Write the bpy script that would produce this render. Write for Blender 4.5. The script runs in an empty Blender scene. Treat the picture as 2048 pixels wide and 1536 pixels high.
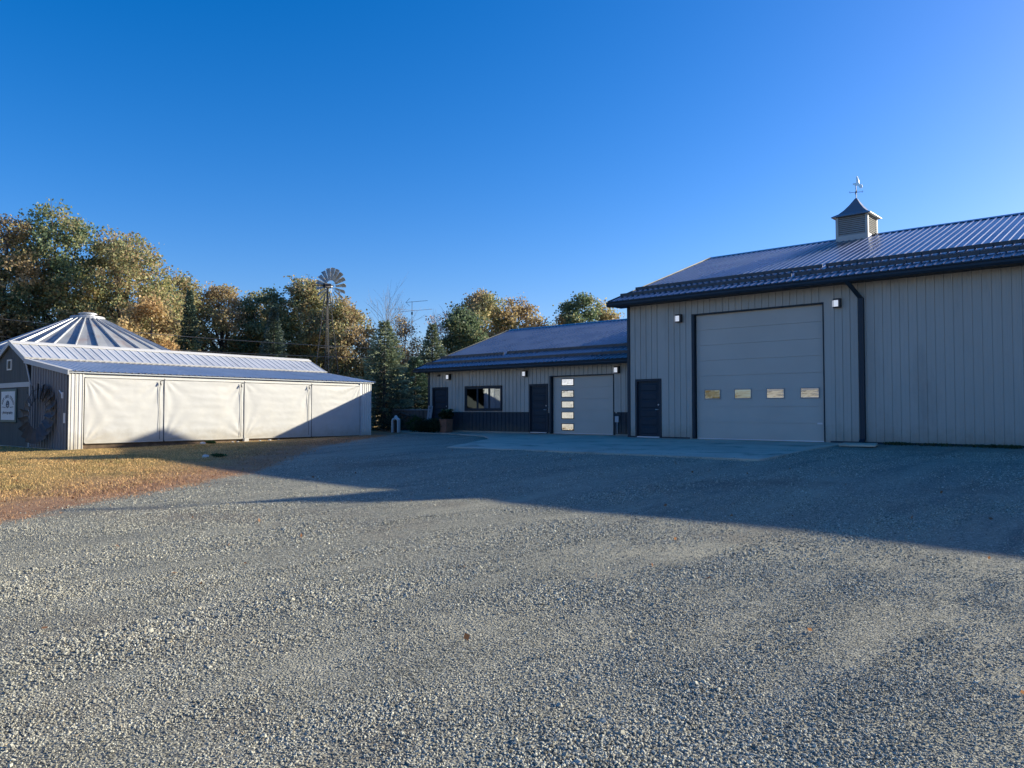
import bpy, bmesh, math, random
import numpy as np
from mathutils import Vector, Matrix, noise
random.seed(7); RNG = np.random.default_rng(7)
S = bpy.context.scene
R = math.radians
# ---------------------------------------------------------------- camera
cam = bpy.data.objects.new('camera', bpy.data.cameras.new('camera')); S.collection.objects.link(cam)
cam.location = (0, 0, 0.95); cam.rotation_euler = (R(92.0), 0, R(41.68))
cam.data.sensor_width = 36; cam.data.lens = 27.05; cam.data.clip_start = 0.05; cam.data.clip_end = 3000
S.camera = cam
# ---------------------------------------------------------------- light
SUNV = Vector((0.60, 1.0, 0.390)).normalized()
ELEV = math.asin(SUNV.z); AZ = math.atan2(SUNV.x, SUNV.y)
W = bpy.data.worlds.new('World'); S.world = W; W.use_nodes = True
wn = W.node_tree; bg = wn.nodes['Background']
sky = wn.nodes.new('ShaderNodeTexSky'); sky.sky_type = 'NISHITA'; sky.sun_disc = False
sky.sun_elevation = ELEV; sky.sun_rotation = AZ; sky.altitude = 300
sky.air_density = 1.0; sky.dust_density = 1.1; sky.ozone_density = 3.0
hs = wn.nodes.new('ShaderNodeHueSaturation'); hs.inputs['Saturation'].default_value = 1.42
tn = wn.nodes.new('ShaderNodeMix'); tn.data_type = 'RGBA'; tn.blend_type = 'MULTIPLY'; tn.inputs[0].default_value = 1; tn.inputs[7].default_value = (.88, .82, 1.03, 1)
wn.links.new(sky.outputs[0], hs.inputs['Color']); wn.links.new(hs.outputs[0], tn.inputs[6]); wn.links.new(tn.outputs[2], bg.inputs[0]); bg.inputs[1].default_value = 0.114
sun = bpy.data.objects.new('sun', bpy.data.lights.new('sun', 'SUN')); S.collection.objects.link(sun)
sun.data.energy = 5.0; sun.data.angle = R(0.55); sun.data.color = (1.0, 0.93, 0.75)
sun.rotation_euler = SUNV.to_track_quat('Z', 'Y').to_euler()
S.view_settings.view_transform = 'Standard'; S.view_settings.look = 'None'
S.view_settings.gamma = 1; S.view_settings.use_curve_mapping = False; S.view_settings.exposure = 0.85

# ---------------------------------------------------------------- helpers
def link(o, parent=None):
    S.collection.objects.link(o)
    if parent: o.parent = parent
    return o
def tag(o, label=None, cat=None, group=None, kind=None):
    if label: o['label'] = label
    if cat: o['category'] = cat
    if group: o['group'] = group
    if kind: o['kind'] = kind
    return o
def empty(name, loc=(0, 0, 0), rz=0, **k):
    o = bpy.data.objects.new(name, None); link(o); o.location = loc; o.rotation_euler = (0, 0, rz); return tag(o, **k)
class MB:
    def __init__(s): s.v = []; s.f = []; s.sm = False
    def add(s, vs, fs):
        n = len(s.v); s.v += [tuple(v) for v in vs]; s.f += [tuple(i + n for i in f) for f in fs]; return s
    def box(s, a, b):
        (x0, y0, z0), (x1, y1, z1) = a, b
        x0, x1 = sorted((x0, x1)); y0, y1 = sorted((y0, y1)); z0, z1 = sorted((z0, z1))
        return s.add([(x0,y0,z0),(x1,y0,z0),(x1,y1,z0),(x0,y1,z0),(x0,y0,z1),(x1,y0,z1),(x1,y1,z1),(x0,y1,z1)],
                     [(0,3,2,1),(4,5,6,7),(0,1,5,4),(1,2,6,5),(2,3,7,6),(3,0,4,7)])
    def tube(s, pts, r, n=6, cap=True):
        pts = [Vector(p) for p in pts]; rs = r if isinstance(r, (list, tuple)) else [r] * len(pts)
        vs = []; 
        for i, p in enumerate(pts):
            d = (pts[min(i+1, len(pts)-1)] - pts[max(i-1, 0)]).normalized()
            a = Vector((0, 0, 1)) if abs(d.z) < .9 else Vector((1, 0, 0))
            u = d.cross(a).normalized(); w = d.cross(u)
            vs += [p + (u * math.cos(t) + w * math.sin(t)) * rs[i] for t in [2*math.pi*k/n for k in range(n)]]
        fs = [(i*n+k, i*n+(k+1)%n, (i+1)*n+(k+1)%n, (i+1)*n+k) for i in range(len(pts)-1) for k in range(n)]
        if cap: fs += [tuple(range(n))[::-1], tuple((len(pts)-1)*n+k for k in range(n))]
        return s.add(vs, fs)
    def prism(s, poly, axis, a, b):   # poly 2d in the two other axes, extruded along axis
        def P(u, v, w): return {'x': (w, u, v), 'y': (u, w, v), 'z': (u, v, w)}[axis]
        n = len(poly)
        return s.add([P(u, v, a) for u, v in poly] + [P(u, v, b) for u, v in poly],
                     [tuple(range(n))[::-1], tuple(range(n, 2*n))] + [(i, (i+1) % n, n+(i+1) % n, n+i) for i in range(n)])
    def mesh(s, name='mesh', smooth=False):
        m = bpy.data.meshes.new(name); m.from_pydata(s.v, [], s.f)
        bm = bmesh.new(); bm.from_mesh(m); bmesh.ops.recalc_face_normals(bm, faces=bm.faces); bm.to_mesh(m); bm.free()
        if smooth: m.polygons.foreach_set('use_smooth', [True]*len(m.polygons))
        return m
    def build(s, name, mat, parent=None, loc=None, smooth=False, bevel=0):
        o = bpy.data.objects.new(name, s.mesh(name, smooth)); o.data.materials.append(mat); link(o, parent)
        if loc: o.location = loc
        if bevel:
            b = o.modifiers.new('bevel', 'BEVEL'); b.width = bevel; b.segments = 1
        return o
def inst(name, me, parent, loc=(0, 0, 0), rot=(0, 0, 0)):
    o = bpy.data.objects.new(name, me); link(o, parent); o.location = loc; o.rotation_euler = rot; return o

# ---------------------------------------------------------------- materials
def mat(name, col, rough=.6, metal=0, spec=.5, var=.0, scale=3, bump=0, bscale=40, dirt=None, dirt_amt=0, dscale=1.5, stretch=(1, 1, 1), coord='Object'):
    m = bpy.data.materials.new(name); m.use_nodes = True; nt = m.node_tree; p = nt.nodes['Principled BSDF']
    p.inputs['Roughness'].default_value = rough; p.inputs['Metallic'].default_value = metal; p.inputs['Specular IOR Level'].default_value = spec
    p.inputs['Base Color'].default_value = (*col, 1)
    if coord == 'World':
        tc = nt.nodes.new('ShaderNodeNewGeometry'); out = tc.outputs['Position']
    else:
        tc = nt.nodes.new('ShaderNodeTexCoord'); out = tc.outputs['Object']
    mp = nt.nodes.new('ShaderNodeMapping'); mp.inputs['Scale'].default_value = stretch; nt.links.new(out, mp.inputs[0])
    c = None
    if var:
        n = nt.nodes.new('ShaderNodeTexNoise'); n.inputs['Scale'].default_value = scale; n.inputs['Detail'].default_value = 6
        nt.links.new(mp.outputs[0], n.inputs[0])
        mr = nt.nodes.new('ShaderNodeMapRange'); mr.inputs[1].default_value = .3; mr.inputs[2].default_value = .7
        mr.inputs[3].default_value = 1 - var; mr.inputs[4].default_value = 1 + var; nt.links.new(n.outputs[0], mr.inputs[0])
        vm = nt.nodes.new('ShaderNodeVectorMath'); vm.operation = 'SCALE'; vm.inputs[0].default_value = col; nt.links.new(mr.outputs[0], vm.inputs['Scale'])
        c = vm.outputs[0]; nt.links.new(c, p.inputs['Base Color'])
        m2 = nt.nodes.new('ShaderNodeMapRange'); m2.inputs[3].default_value = max(0, rough-.1); m2.inputs[4].default_value = min(1, rough+.12)
        nt.links.new(n.outputs[0], m2.inputs[0]); nt.links.new(m2.outputs[0], p.inputs['Roughness'])
    if dirt:
        n = nt.nodes.new('ShaderNodeTexNoise'); n.inputs['Scale'].default_value = dscale; n.inputs['Detail'].default_value = 8; n.inputs['Roughness'].default_value = .65
        nt.links.new(mp.outputs[0], n.inputs[0])
        mr = nt.nodes.new('ShaderNodeMapRange'); mr.inputs[1].default_value = .52; mr.inputs[2].default_value = .68; mr.inputs[4].default_value = dirt_amt
        nt.links.new(n.outputs[0], mr.inputs[0])
        mx = nt.nodes.new('ShaderNodeMix'); mx.data_type = 'RGBA'; nt.links.new(mr.outputs[0], mx.inputs[0])
        mx.inputs[6].default_value = (*col, 1); mx.inputs[7].default_value = (*dirt, 1)
        if c: nt.links.new(c, mx.inputs[6])
        nt.links.new(mx.outputs[2], p.inputs['Base Color'])
    if bump:
        n = nt.nodes.new('ShaderNodeTexNoise'); n.inputs['Scale'].default_value = bscale; n.inputs['Detail'].default_value = 5
        nt.links.new(mp.outputs[0], n.inputs[0])
        b = nt.nodes.new('ShaderNodeBump'); b.inputs['Strength'].default_value = bump; b.inputs['Distance'].default_value = .01
        nt.links.new(n.outputs[0], b.inputs['Height']); nt.links.new(b.outputs[0], p.inputs['Normal'])
    return m
M = {}
M['siding'] = mat('grey_siding', (.42, .395, .35), .45, 0, .4, var=.06, scale=.9, coord='World', stretch=(1, 1, .35), dirt=(.2, .19, .17), dirt_amt=.3, dscale=1.1)
M['wains'] = mat('dark_siding', (.026, .040, .054), .55, 0, .25, var=.15, scale=1.5, coord='World')
M['trim'] = mat('dark_trim', (.018, .030, .042), .5, 0, .3, var=.15, scale=2, coord='World')
M['door'] = mat('dark_door', (.016, .030, .044), .55, 0, .25, var=.15, scale=2)
M['gdoor'] = mat('garage_door_steel', (.49, .455, .40), .5, 0, .4, var=.05, scale=.8, coord='World', bump=.1, bscale=160)
M['gframe'] = mat('pane_frame_grey', (.3, .3, .3), .5)
M['roof'] = mat('charcoal_roof_steel', (.22, .25, .29), .27, .7, .5, var=.12, scale=.7, coord='World', dirt=(.11, .115, .12), dirt_amt=.3, dscale=.8)
M['snow'] = mat('dark_rail', (.03, .034, .042), .4, .2)
M['seal'] = mat('aluminium_seal', (.62, .63, .65), .4, .3)
M['white'] = mat('white_steel', (.62, .60, .56), .45, 0, .4, var=.05, scale=1, coord='World', dirt=(.48, .45, .38), dirt_amt=.35, dscale=1.3)
M['whiteroof'] = mat('pale_roof_steel', (.64, .64, .64), .42, .3, .5, var=.08, scale=.8, coord='World', dirt=(.36, .35, .33), dirt_amt=.4, dscale=1.0)
M['greytrim'] = mat('pale_grey_trim', (.42, .44, .46), .5, var=.08, scale=2)
M['shed'] = mat('shed_grey_board', (.095, .105, .105), .75, 0, .2, var=.18, scale=3, stretch=(1, 1, .1), bump=.3, bscale=30)
M['endmetal'] = mat('end_wall_steel', (.17, .18, .20), .5, .1, .4, var=.1, scale=1.5)
M['wood'] = mat('weathered_wood', (.16, .12, .10), .8, 0, .2, var=.35, scale=6, stretch=(1, 1, .15), bump=.4, bscale=30)
M['plank'] = mat('brown_plank', (.13, .09, .06), .8, 0, .2, var=.3, scale=5)
M['concrete'] = mat('concrete', (.56, .47, .36), .85, 0, .2, var=.16, scale=.7, coord='World', bump=.25, bscale=60, dirt=(.20, .19, .15), dirt_amt=.75, dscale=.8)
M['galv'] = mat('galvanised_steel', (.45, .46, .47), .45, .35, .5, var=.12, scale=4)
M['galvb'] = mat('weathered_blade', (.36, .38, .37), .45, .15, .5, var=.25, scale=4, dirt=(.25, .17, .10), dirt_amt=.5, dscale=3)
M['bladedark'] = mat('dull_blade', (.075, .08, .085), .6, .05, .5, var=.3, scale=4, dirt=(.12, .07, .05), dirt_amt=.5, dscale=3)
M['tower'] = mat('tower_steel', (.10, .095, .09), .6, .4, var=.2, scale=3)
M['binsteel'] = mat('bin_roof_steel', (.33, .34, .345), .5, .15, .5, var=.12, scale=1.4, dirt=(.30, .13, .07), dirt_amt=.55, dscale=1.1)
M['binwall'] = mat('bin_wall_steel', (.16, .14, .12), .6, .4, .5, var=.2, scale=1.5, dirt=(.16, .08, .05), dirt_amt=.7)
M['bark'] = mat('bark', (.10, .085, .075), .9, 0, .1, var=.3, scale=5, bump=.5, bscale=15)
M['palebark'] = mat('pale_bark', (.22, .20, .18), .9, 0, .1, var=.3, scale=5)
M['signwhite'] = mat('sign_white', (.62, .66, .68), .5, var=.04)
M['signgreen'] = mat('sign_green_frame', (.03, .09, .09), .5)
M['ink'] = mat('dark_lettering', (.02, .03, .045), .6)
M['greyboard'] = mat('grey_painted_board', (.30, .32, .34), .7, 0, .2, var=.15, scale=5, stretch=(1, 1, .2))
M['planter'] = mat('terracotta_box', (.24, .12, .08), .75, 0, .2, var=.15, scale=4)
M['cupola'] = mat('cupola_grey', (.40, .40, .38), .5, var=.08, scale=2)
M['cuproof'] = mat('cupola_cap_steel', (.17, .19, .22), .4, .3)
M['black'] = mat('black_metal', (.012, .013, .016), .5)
M['plastic'] = mat('white_plastic', (.72, .73, .74), .4)
M['stonewhite'] = mat('pale_stone', (.55, .53, .48), .8, var=.2)
M['fabric'] = mat('white_tarp', (.50, .49, .465), .55, 0, .35, var=.03, scale=2, bump=.1, bscale=18, dirt=(.62, .58, .50), dirt_amt=.35, dscale=.9)
M['brass'] = mat('bright_vane_metal', (.80, .78, .70), .3, .5)
def ground_dirt(m, z0, z1, col, amt):
    nt = m.node_tree; p = nt.nodes['Principled BSDF']; src = p.inputs['Base Color'].links[0].from_socket
    g = nt.nodes.new('ShaderNodeNewGeometry'); sp = nt.nodes.new('ShaderNodeSeparateXYZ'); nt.links.new(g.outputs['Position'], sp.inputs[0])
    n = nt.nodes.new('ShaderNodeTexNoise'); n.inputs['Scale'].default_value = 3.5; n.inputs['Detail'].default_value = 8; n.inputs['Roughness'].default_value = .7; nt.links.new(g.outputs['Position'], n.inputs[0])
    ma = nt.nodes.new('ShaderNodeMath'); ma.operation = 'MULTIPLY_ADD'; nt.links.new(n.outputs[0], ma.inputs[0]); ma.inputs[1].default_value = -(z1-z0)*1.6; nt.links.new(sp.outputs[2], ma.inputs[2])
    mr = nt.nodes.new('ShaderNodeMapRange'); nt.links.new(ma.outputs[0], mr.inputs[0]); mr.inputs[1].default_value = z1-(z1-z0)*.8; mr.inputs[2].default_value = z0-(z1-z0)*.8; mr.inputs[3].default_value = 0; mr.inputs[4].default_value = amt
    mx = nt.nodes.new('ShaderNodeMix'); mx.data_type = 'RGBA'; nt.links.new(mr.outputs[0], mx.inputs[0]); nt.links.new(src, mx.inputs[6]); mx.inputs[7].default_value = (*col, 1); nt.links.new(mx.outputs[2], p.inputs['Base Color'])
ground_dirt(M['siding'], .0, .55, (.24, .22, .17), .6); ground_dirt(M['wains'], .0, .45, (.10, .09, .07), .6); ground_dirt(M['fabric'], -.15, .35, (.30, .25, .17), .55); ground_dirt(M['white'], -.3, .3, (.30, .26, .18), .6)
def glass(name, tint, metal_base):
    m = bpy.data.materials.new(name); m.use_nodes = True; p = m.node_tree.nodes['Principled BSDF']
    p.inputs['Base Color'].default_value = (*tint, 1); p.inputs['Metallic'].default_value = metal_base; p.inputs['Roughness'].default_value = .03
    n = m.node_tree.nodes.new('ShaderNodeTexNoise'); n.inputs['Scale'].default_value = 1.6
    b = m.node_tree.nodes.new('ShaderNodeBump'); b.inputs['Strength'].default_value = .04; b.inputs['Distance'].default_value = .05
    m.node_tree.links.new(n.outputs[0], b.inputs['Height']); m.node_tree.links.new(b.outputs[0], p.inputs['Normal'])
    return m
M['glass'] = glass('coated_glass', (.78, .80, .80), 1)
M['glass2'] = glass('dark_glass', (.30, .34, .38), 1)
M['glass3'] = glass('grey_glass', (.26, .27, .27), 1)
def emit(name, col, s):
    m = bpy.data.materials.new(name); m.use_nodes = True; p = m.node_tree.nodes['Principled BSDF']
    p.inputs['Base Color'].default_value = (.8, .8, .8, 1); p.inputs['Emission Color'].default_value = (*col, 1); p.inputs['Emission Strength'].default_value = s
    return m
M['lens'] = emit('lamp_lens', (.92, .95, 1), .28)
def leafmat(name, rough=.55, trans=.3):
    m = bpy.data.materials.new(name); m.use_nodes = True; nt = m.node_tree; p = nt.nodes['Principled BSDF']; out = nt.nodes['Material Output']
    a = nt.nodes.new('ShaderNodeAttribute'); a.attribute_name = 'tint'
    nt.links.new(a.outputs['Color'], p.inputs['Base Color']); p.inputs['Roughness'].default_value = rough; p.inputs['Specular IOR Level'].default_value = .3
    t = nt.nodes.new('ShaderNodeBsdfTranslucent'); nt.links.new(a.outputs['Color'], t.inputs[0])
    mx = nt.nodes.new('ShaderNodeMixShader'); mx.inputs[0].default_value = trans
    nt.links.new(p.outputs[0], mx.inputs[1]); nt.links.new(t.outputs[0], mx.inputs[2]); nt.links.new(mx.outputs[0], out.inputs[0])
    return m
M['leaf'] = leafmat('leaves', .5, .48); M['needle'] = leafmat('needles', .6, .12); M['grass'] = leafmat('grass_blades', .7, .25)

# ---------------------------------------------------------------- ground height
def lerp(xs, ys, x): return np.interp(x, xs, ys)
def GH(x, y):
    x = np.asarray(x, float); y = np.asarray(y, float)
    A = lerp([0, 9.5, 16.5, 23], [-.6, -.5, -.15, -.02], y); B = lerp([0, 9.5, 21.8, 26], [-.5, -.33, -.15, -.05], y)
    t = np.clip((-x - 15) / 11, 0, 1); t = t * t * (3 - 2 * t)
    return A + (B - A) * t
def gh(x, y): return float(GH(x, y))
# lawn boundary: lawn lies on the -x side
LB_Y = [-60, -3, 3.2, 4.5, 6.1, 7.7, 9.6, 10.7, 13.2, 17, 21, 24.6, 25.5, 30]
LB_X = [-9, -10.8, -12.1, -13.1, -14.3, -15.3, -16.5, -17.6, -20.2, -23.5, -26.3, -28.3, -32, -36]
def lawn_d(x, y):   # >0 on the lawn, metres from the boundary along x
    return lerp(LB_Y, LB_X, y) - x
APRON = [(-31, 25.55), (-31, 25.1), (-28.6, 24.35), (-25.7, 24.3), (-22, 23.0), (-19.7, 20.9), (-17.2, 16.3), (-12, 16.5), (-7.34, 16.6), (-7.55, 19), (-7.7, 22), (-7.5, 23.88), (-15.56, 23.88), (-15.58, 25.55)]
def in_poly(x, y, P=APRON):
    c = np.zeros(np.shape(x), bool); n = len(P)
    for i in range(n):
        (x0, y0), (x1, y1) = P[i], P[(i+1) % n]
        if y0 == y1: continue
        c ^= ((y0 > y) != (y1 > y)) & (x < (x1-x0)*(y-y0)/(y1-y0)+x0)
    return c
def fnoise(x, y, s, seed=0.): return noise.noise(Vector((x*s, y*s, seed)))
def build_ground():
    xs = np.concatenate([-np.geomspace(700, 46, 16), np.arange(-45, 16, .3), np.geomspace(17, 700, 16)])
    ys = np.concatenate([-np.geomspace(700, 9, 16), np.arange(-8, 34, .3), np.geomspace(35, 700, 16)])
    X, Y = np.meshgrid(xs, ys, indexing='ij'); Z = GH(X, Y)
    f = np.vectorize(lambda a, b: .030*fnoise(a, b, .35) + .014*fnoise(a, b, 1.3, 3) + .01*fnoise(a*2.2, b*.5, .9, 5))
    Z = Z + np.where((np.abs(X) < 60) & (np.abs(Y) < 60), f(X, Y), 0)
    d = .03 - .0*X
    Z = Z - np.where(in_poly(X, Y), .06, 0)
    nx, ny = X.shape; v = np.stack([X, Y, Z], -1).reshape(-1, 3)
    i = (np.arange(nx-1)[:, None]*ny + np.arange(ny-1)).ravel()
    faces = np.stack([i, i+ny, i+ny+1, i+1], -1)
    m = bpy.data.meshes.new('ground'); m.from_pydata(v.tolist(), [], faces.tolist())
    m.polygons.foreach_set('use_smooth', [True]*len(m.polygons))
    a = m.attributes.new('lawn', 'FLOAT', 'POINT'); D = lawn_d(X, Y)
    far = (Y > 27) | (X > 20)
    D = np.where(far, 5, D); a.data.foreach_set('value', D.ravel().astype(np.float32))
    o = bpy.data.objects.new('ground', m); link(o); tag(o, kind='structure')
    mt = bpy.data.materials.new('gravel_and_lawn_soil'); mt.use_nodes = True; nt = mt.node_tree; p = nt.nodes['Principled BSDF']; L = nt.links
    p.inputs['Roughness'].default_value = .9; p.inputs['Specular IOR Level'].default_value = .15
    geo = nt.nodes.new('ShaderNodeNewGeometry')
    def NZ(scale, detail=6, stretch=None, rough=.55):
        n = nt.nodes.new('ShaderNodeTexNoise'); n.inputs['Scale'].default_value = scale; n.inputs['Detail'].default_value = detail; n.inputs['Roughness'].default_value = rough
        if stretch:
            mp = nt.nodes.new('ShaderNodeMapping'); mp.inputs['Scale'].default_value = stretch[:3]; mp.inputs['Rotation'].default_value = (0, 0, stretch[3])
            L.new(geo.outputs['Position'], mp.inputs[0]); L.new(mp.outputs[0], n.inputs[0])
        else: L.new(geo.outputs['Position'], n.inputs[0])
        return n.outputs[0]
    def RAMP(x, pts):
        r = nt.nodes.new('ShaderNodeValToRGB'); L.new(x, r.inputs[0]); e = r.color_ramp.elements
        e[0].position, e[0].color = pts[0][0], (*pts[0][1], 1); e[1].position, e[1].color = pts[-1][0], (*pts[-1][1], 1)
        for q, c in pts[1:-1]:
            k = e.new(q); k.color = (*c, 1)
        return r.outputs[0]
    def MIX(f, a, b, t='MIX'):
        m = nt.nodes.new('ShaderNodeMix'); m.data_type = 'RGBA'; m.blend_type = t
        for s, q in ((0, f), (6, a), (7, b)):
            if hasattr(q, 'links') or hasattr(q, 'node'): L.new(q, m.inputs[s])
            else: m.inputs[s].default_value = q if s == 0 else (*q, 1)
        return m.outputs[2]
    def MR(x, a, b, c=0., d=1.):
        m = nt.nodes.new('ShaderNodeMapRange'); L.new(x, m.inputs[0])
        for i, q in enumerate((a, b, c, d)): m.inputs[i+1].default_value = q
        return m.outputs[0]
    vo = nt.nodes.new('ShaderNodeTexVoronoi'); vo.inputs['Scale'].default_value = 62; L.new(geo.outputs['Position'], vo.inputs[0])
    sep = nt.nodes.new('ShaderNodeSeparateColor'); L.new(vo.outputs['Color'], sep.inputs[0])
    stones = RAMP(sep.outputs[0], [(0, (.13, .13, .10)), (.45, (.29, .275, .215)), (.85, (.40, .38, .295)), (1, (.52, .50, .39))])
    dust = NZ(.55, 8, (1.7, .38, 1, R(12)), .6); dust2 = NZ(1.1, 7, (2.4, .3, 1, R(20)), .62)
    g = MIX(MR(dust, .46, .66, 0, .7), stones, (.42, .39, .29))
    g = MIX(MR(dust2, .54, .68, 0, .55), g, (.17, .172, .15))
    g = MIX(MR(NZ(.28, 4), .56, .66, 0, .6), g, (.19, .155, .12))
    fine = NZ(9, 8, None, .7)
    g = MIX(MR(fine, .3, .7, .0, .5), g, MIX(1.0, g, (.7, .7, .72), 'MULTIPLY'))
    at = nt.nodes.new('ShaderNodeAttribute'); at.attribute_name = 'lawn'
    ed = nt.nodes.new('ShaderNodeMath'); ed.operation = 'MULTIPLY_ADD'; L.new(NZ(2.2, 8, None, .7), ed.inputs[0]); ed.inputs[1].default_value = 1.6; 
    ad = nt.nodes.new('ShaderNodeMath'); ad.operation = 'SUBTRACT'; L.new(at.outputs['Fac'], ad.inputs[0]); ad.inputs[1].default_value = .8; L.new(ad.outputs[0], ed.inputs[2])
    soil = RAMP(NZ(1.6, 8, None, .65), [(.3, (.28, .155, .09)), (.55, (.38, .225, .13)), (.7, (.42, .28, .14))])
    turf = RAMP(NZ(.9, 8, None, .7), [(.3, (.15, .14, .05)), (.48, (.38, .25, .09)), (.65, (.52, .34, .12))])
    ed2 = MR(ed.outputs[0], 1.2, 4.6); lawn = MIX(ed2, soil, turf)
    col = MIX(MR(ed.outputs[0], -.15, .25), g, lawn)
    L.new(col, p.inputs['Base Color'])
    b1 = nt.nodes.new('ShaderNodeBump'); b1.inputs['Strength'].default_value = .9; b1.inputs['Distance'].default_value = .012; L.new(vo.outputs['Distance'], b1.inputs['Height']); b1.invert = True
    b2 = nt.nodes.new('ShaderNodeBump'); b2.inputs['Strength'].default_value = .8; b2.inputs['Distance'].default_value = .03; L.new(fine, b2.inputs['Height']); L.new(b1.outputs[0], b2.inputs['Normal'])
    L.new(b2.outputs[0], p.inputs['Normal'])
    m.materials.append(mt)
build_ground()
# concrete apron in front of both doors
bm = bmesh.new()
vs = [bm.verts.new((x, y, 0)) for x, y in APRON]; bm.faces.new(vs)
bmesh.ops.triangulate(bm, faces=bm.faces)
for _ in range(4): bmesh.ops.subdivide_edges(bm, edges=[e for e in bm.edges if e.calc_length() > .7], cuts=1)
bmesh.ops.triangulate(bm, faces=bm.faces)
for v in bm.verts:
    x, y = v.co.x, v.co.y
    e = .05*fnoise(x, y, 1.7, 9) if y < 23.5 else 0
    v.co.z = gh(x, y) + .012
    if y < 23.5 and len(v.link_faces) < 4: v.co.y += e*2; v.co.x += e
r = bmesh.ops.extrude_face_region(bm, geom=bm.faces[:])
for g in r['geom']:
    if isinstance(g, bmesh.types.BMVert): g.co.z -= .14
bmesh.ops.recalc_face_normals(bm, faces=bm.faces)
me = bpy.data.meshes.new('concrete_apron'); bm.to_mesh(me); bm.free(); me.materials.append(M['concrete'])
tag(link(bpy.data.objects.new('concrete_apron', me)), kind='structure')

# ---------------------------------------------------------------- ribbed strips
_strips = {}
def strip(w, h, m, rib=.026, rw=.045, full=.2286, minor=True):
    k = (round(w, 3), round(h, 3), m.name, rib)
    if k in _strips: return _strips[k]
    # profile in x (width) and -y (outwards); rib at the right edge
    if w > full*.8:
        pr = [(0, 0)]
        if minor: pr += [(w*.42, 0), (w*.44, .004), (w*.48, .004), (w*.5, 0)]
        pr += [(w-rw-.008, 0), (w-rw, rib), (w-.008, rib), (w, 0)]
    else: pr = [(0, 0), (w, 0)]
    n = len(pr); b = MB()
    b.add([(x, -y, 0) for x, y in pr] + [(x, -y, h) for x, y in pr], [(i, i+1, n+i+1, n+i) for i in range(n-1)])
    me = bpy.data.meshes.new('siding_panel'); me.from_pydata(b.v, [], b.f); me.materials.append(m); _strips[k] = me; return me
def clad(parent, x0, x1, z0, z1, y, m, openings, step=.2286, name='siding_panel', rib=.026):
    edges = sorted(set([x0, x1] + [x0 + i*step for i in range(int((x1-x0)/step)+1)] + [q for o in openings for q in o[:2] if x0 < q < x1]))
    edges2 = [edges[0]]
    for e in edges[1:]:
        if e - edges2[-1] > .004: edges2.append(e)
    for a, b in zip(edges2, edges2[1:]):
        c = (a+b)/2; spans = [(z0, z1)]
        for xa, xb, za, zb in openings:
            if xa < c < xb:
                ns = []
                for s, t in spans:
                    if zb <= s or za >= t: ns.append((s, t)); continue
                    if za > s: ns.append((s, za))
                    if zb < t: ns.append((zb, t))
                spans = ns
        for s, t in spans:
            if t-s > .02: inst(name, strip(b-a, t-s, m, rib), parent, (a, y, s))
def wall_lamp(parent, x, y, z):
    o = MB().box((x-.11, y-.14, z-.14), (x+.11, y-.012, z+.14)).build('wall_lamp', M['black'], parent, bevel=.008)
    MB().box((x-.085, y-.156, z-.105), (x+.05, y-.142, z+.085)).box((x-.126, y-.125, z-.105), (x-.112, y-.03, z+.085)).build('lamp_lens', M['lens'], o)
def walk_door(parent, x0, x1, z1, y, hinge_right=True):
    fr = MB().box((x0, y-.03, 0), (x0+.07, y+.10, z1)).box((x1-.07, y-.03, 0), (x1, y+.10, z1)).box((x0+.07, y-.03, z1-.08), (x1-.07, y+.10, z1)).build('door_frame', M['trim'], parent, bevel=.004)
    d = MB().box((x0+.073, y+.045, .035), (x1-.073, y+.09, z1-.083)).build('door', M['door'], parent)
    w0, w1 = x0+.19, x1-.19; H = z1-.083-.035; n = 6
    for i in range(n):
        a = .035 + .09 + i*(H-.12)/n
        MB().add([(w0, y+.044, a), (w1, y+.044, a), (w1, y+.044, a+(H-.12)/n-.07), (w0, y+.044, a+(H-.12)/n-.07),
                  (w0+.025, y+.028, a+.025), (w1-.025, y+.028, a+.025), (w1-.025, y+.028, a+(H-.12)/n-.095), (w0+.025, y+.028, a+(H-.12)/n-.095)],
                 [(0,1,5,4),(1,2,6,5),(2,3,7,6),(3,0,4,7),(4,5,6,7)]).build('door_panel', M['door'], d)
    hx = x1-.13
    MB().tube([(hx, y+.045, 1.0), (hx, y-.02, 1.0), (hx-.1, y-.022, 1.0)], .014, 8).build('door_handle', M['galv'], d)
    MB().tube([(hx, y+.045, 1.17), (hx, y+.012, 1.17)], .03, 10).build('deadbolt', M['galv'], d)
    MB().box((x0+.07, y-.05, .0), (x1-.07, y+.10, .033)).build('threshold', M['seal'], parent)
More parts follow.
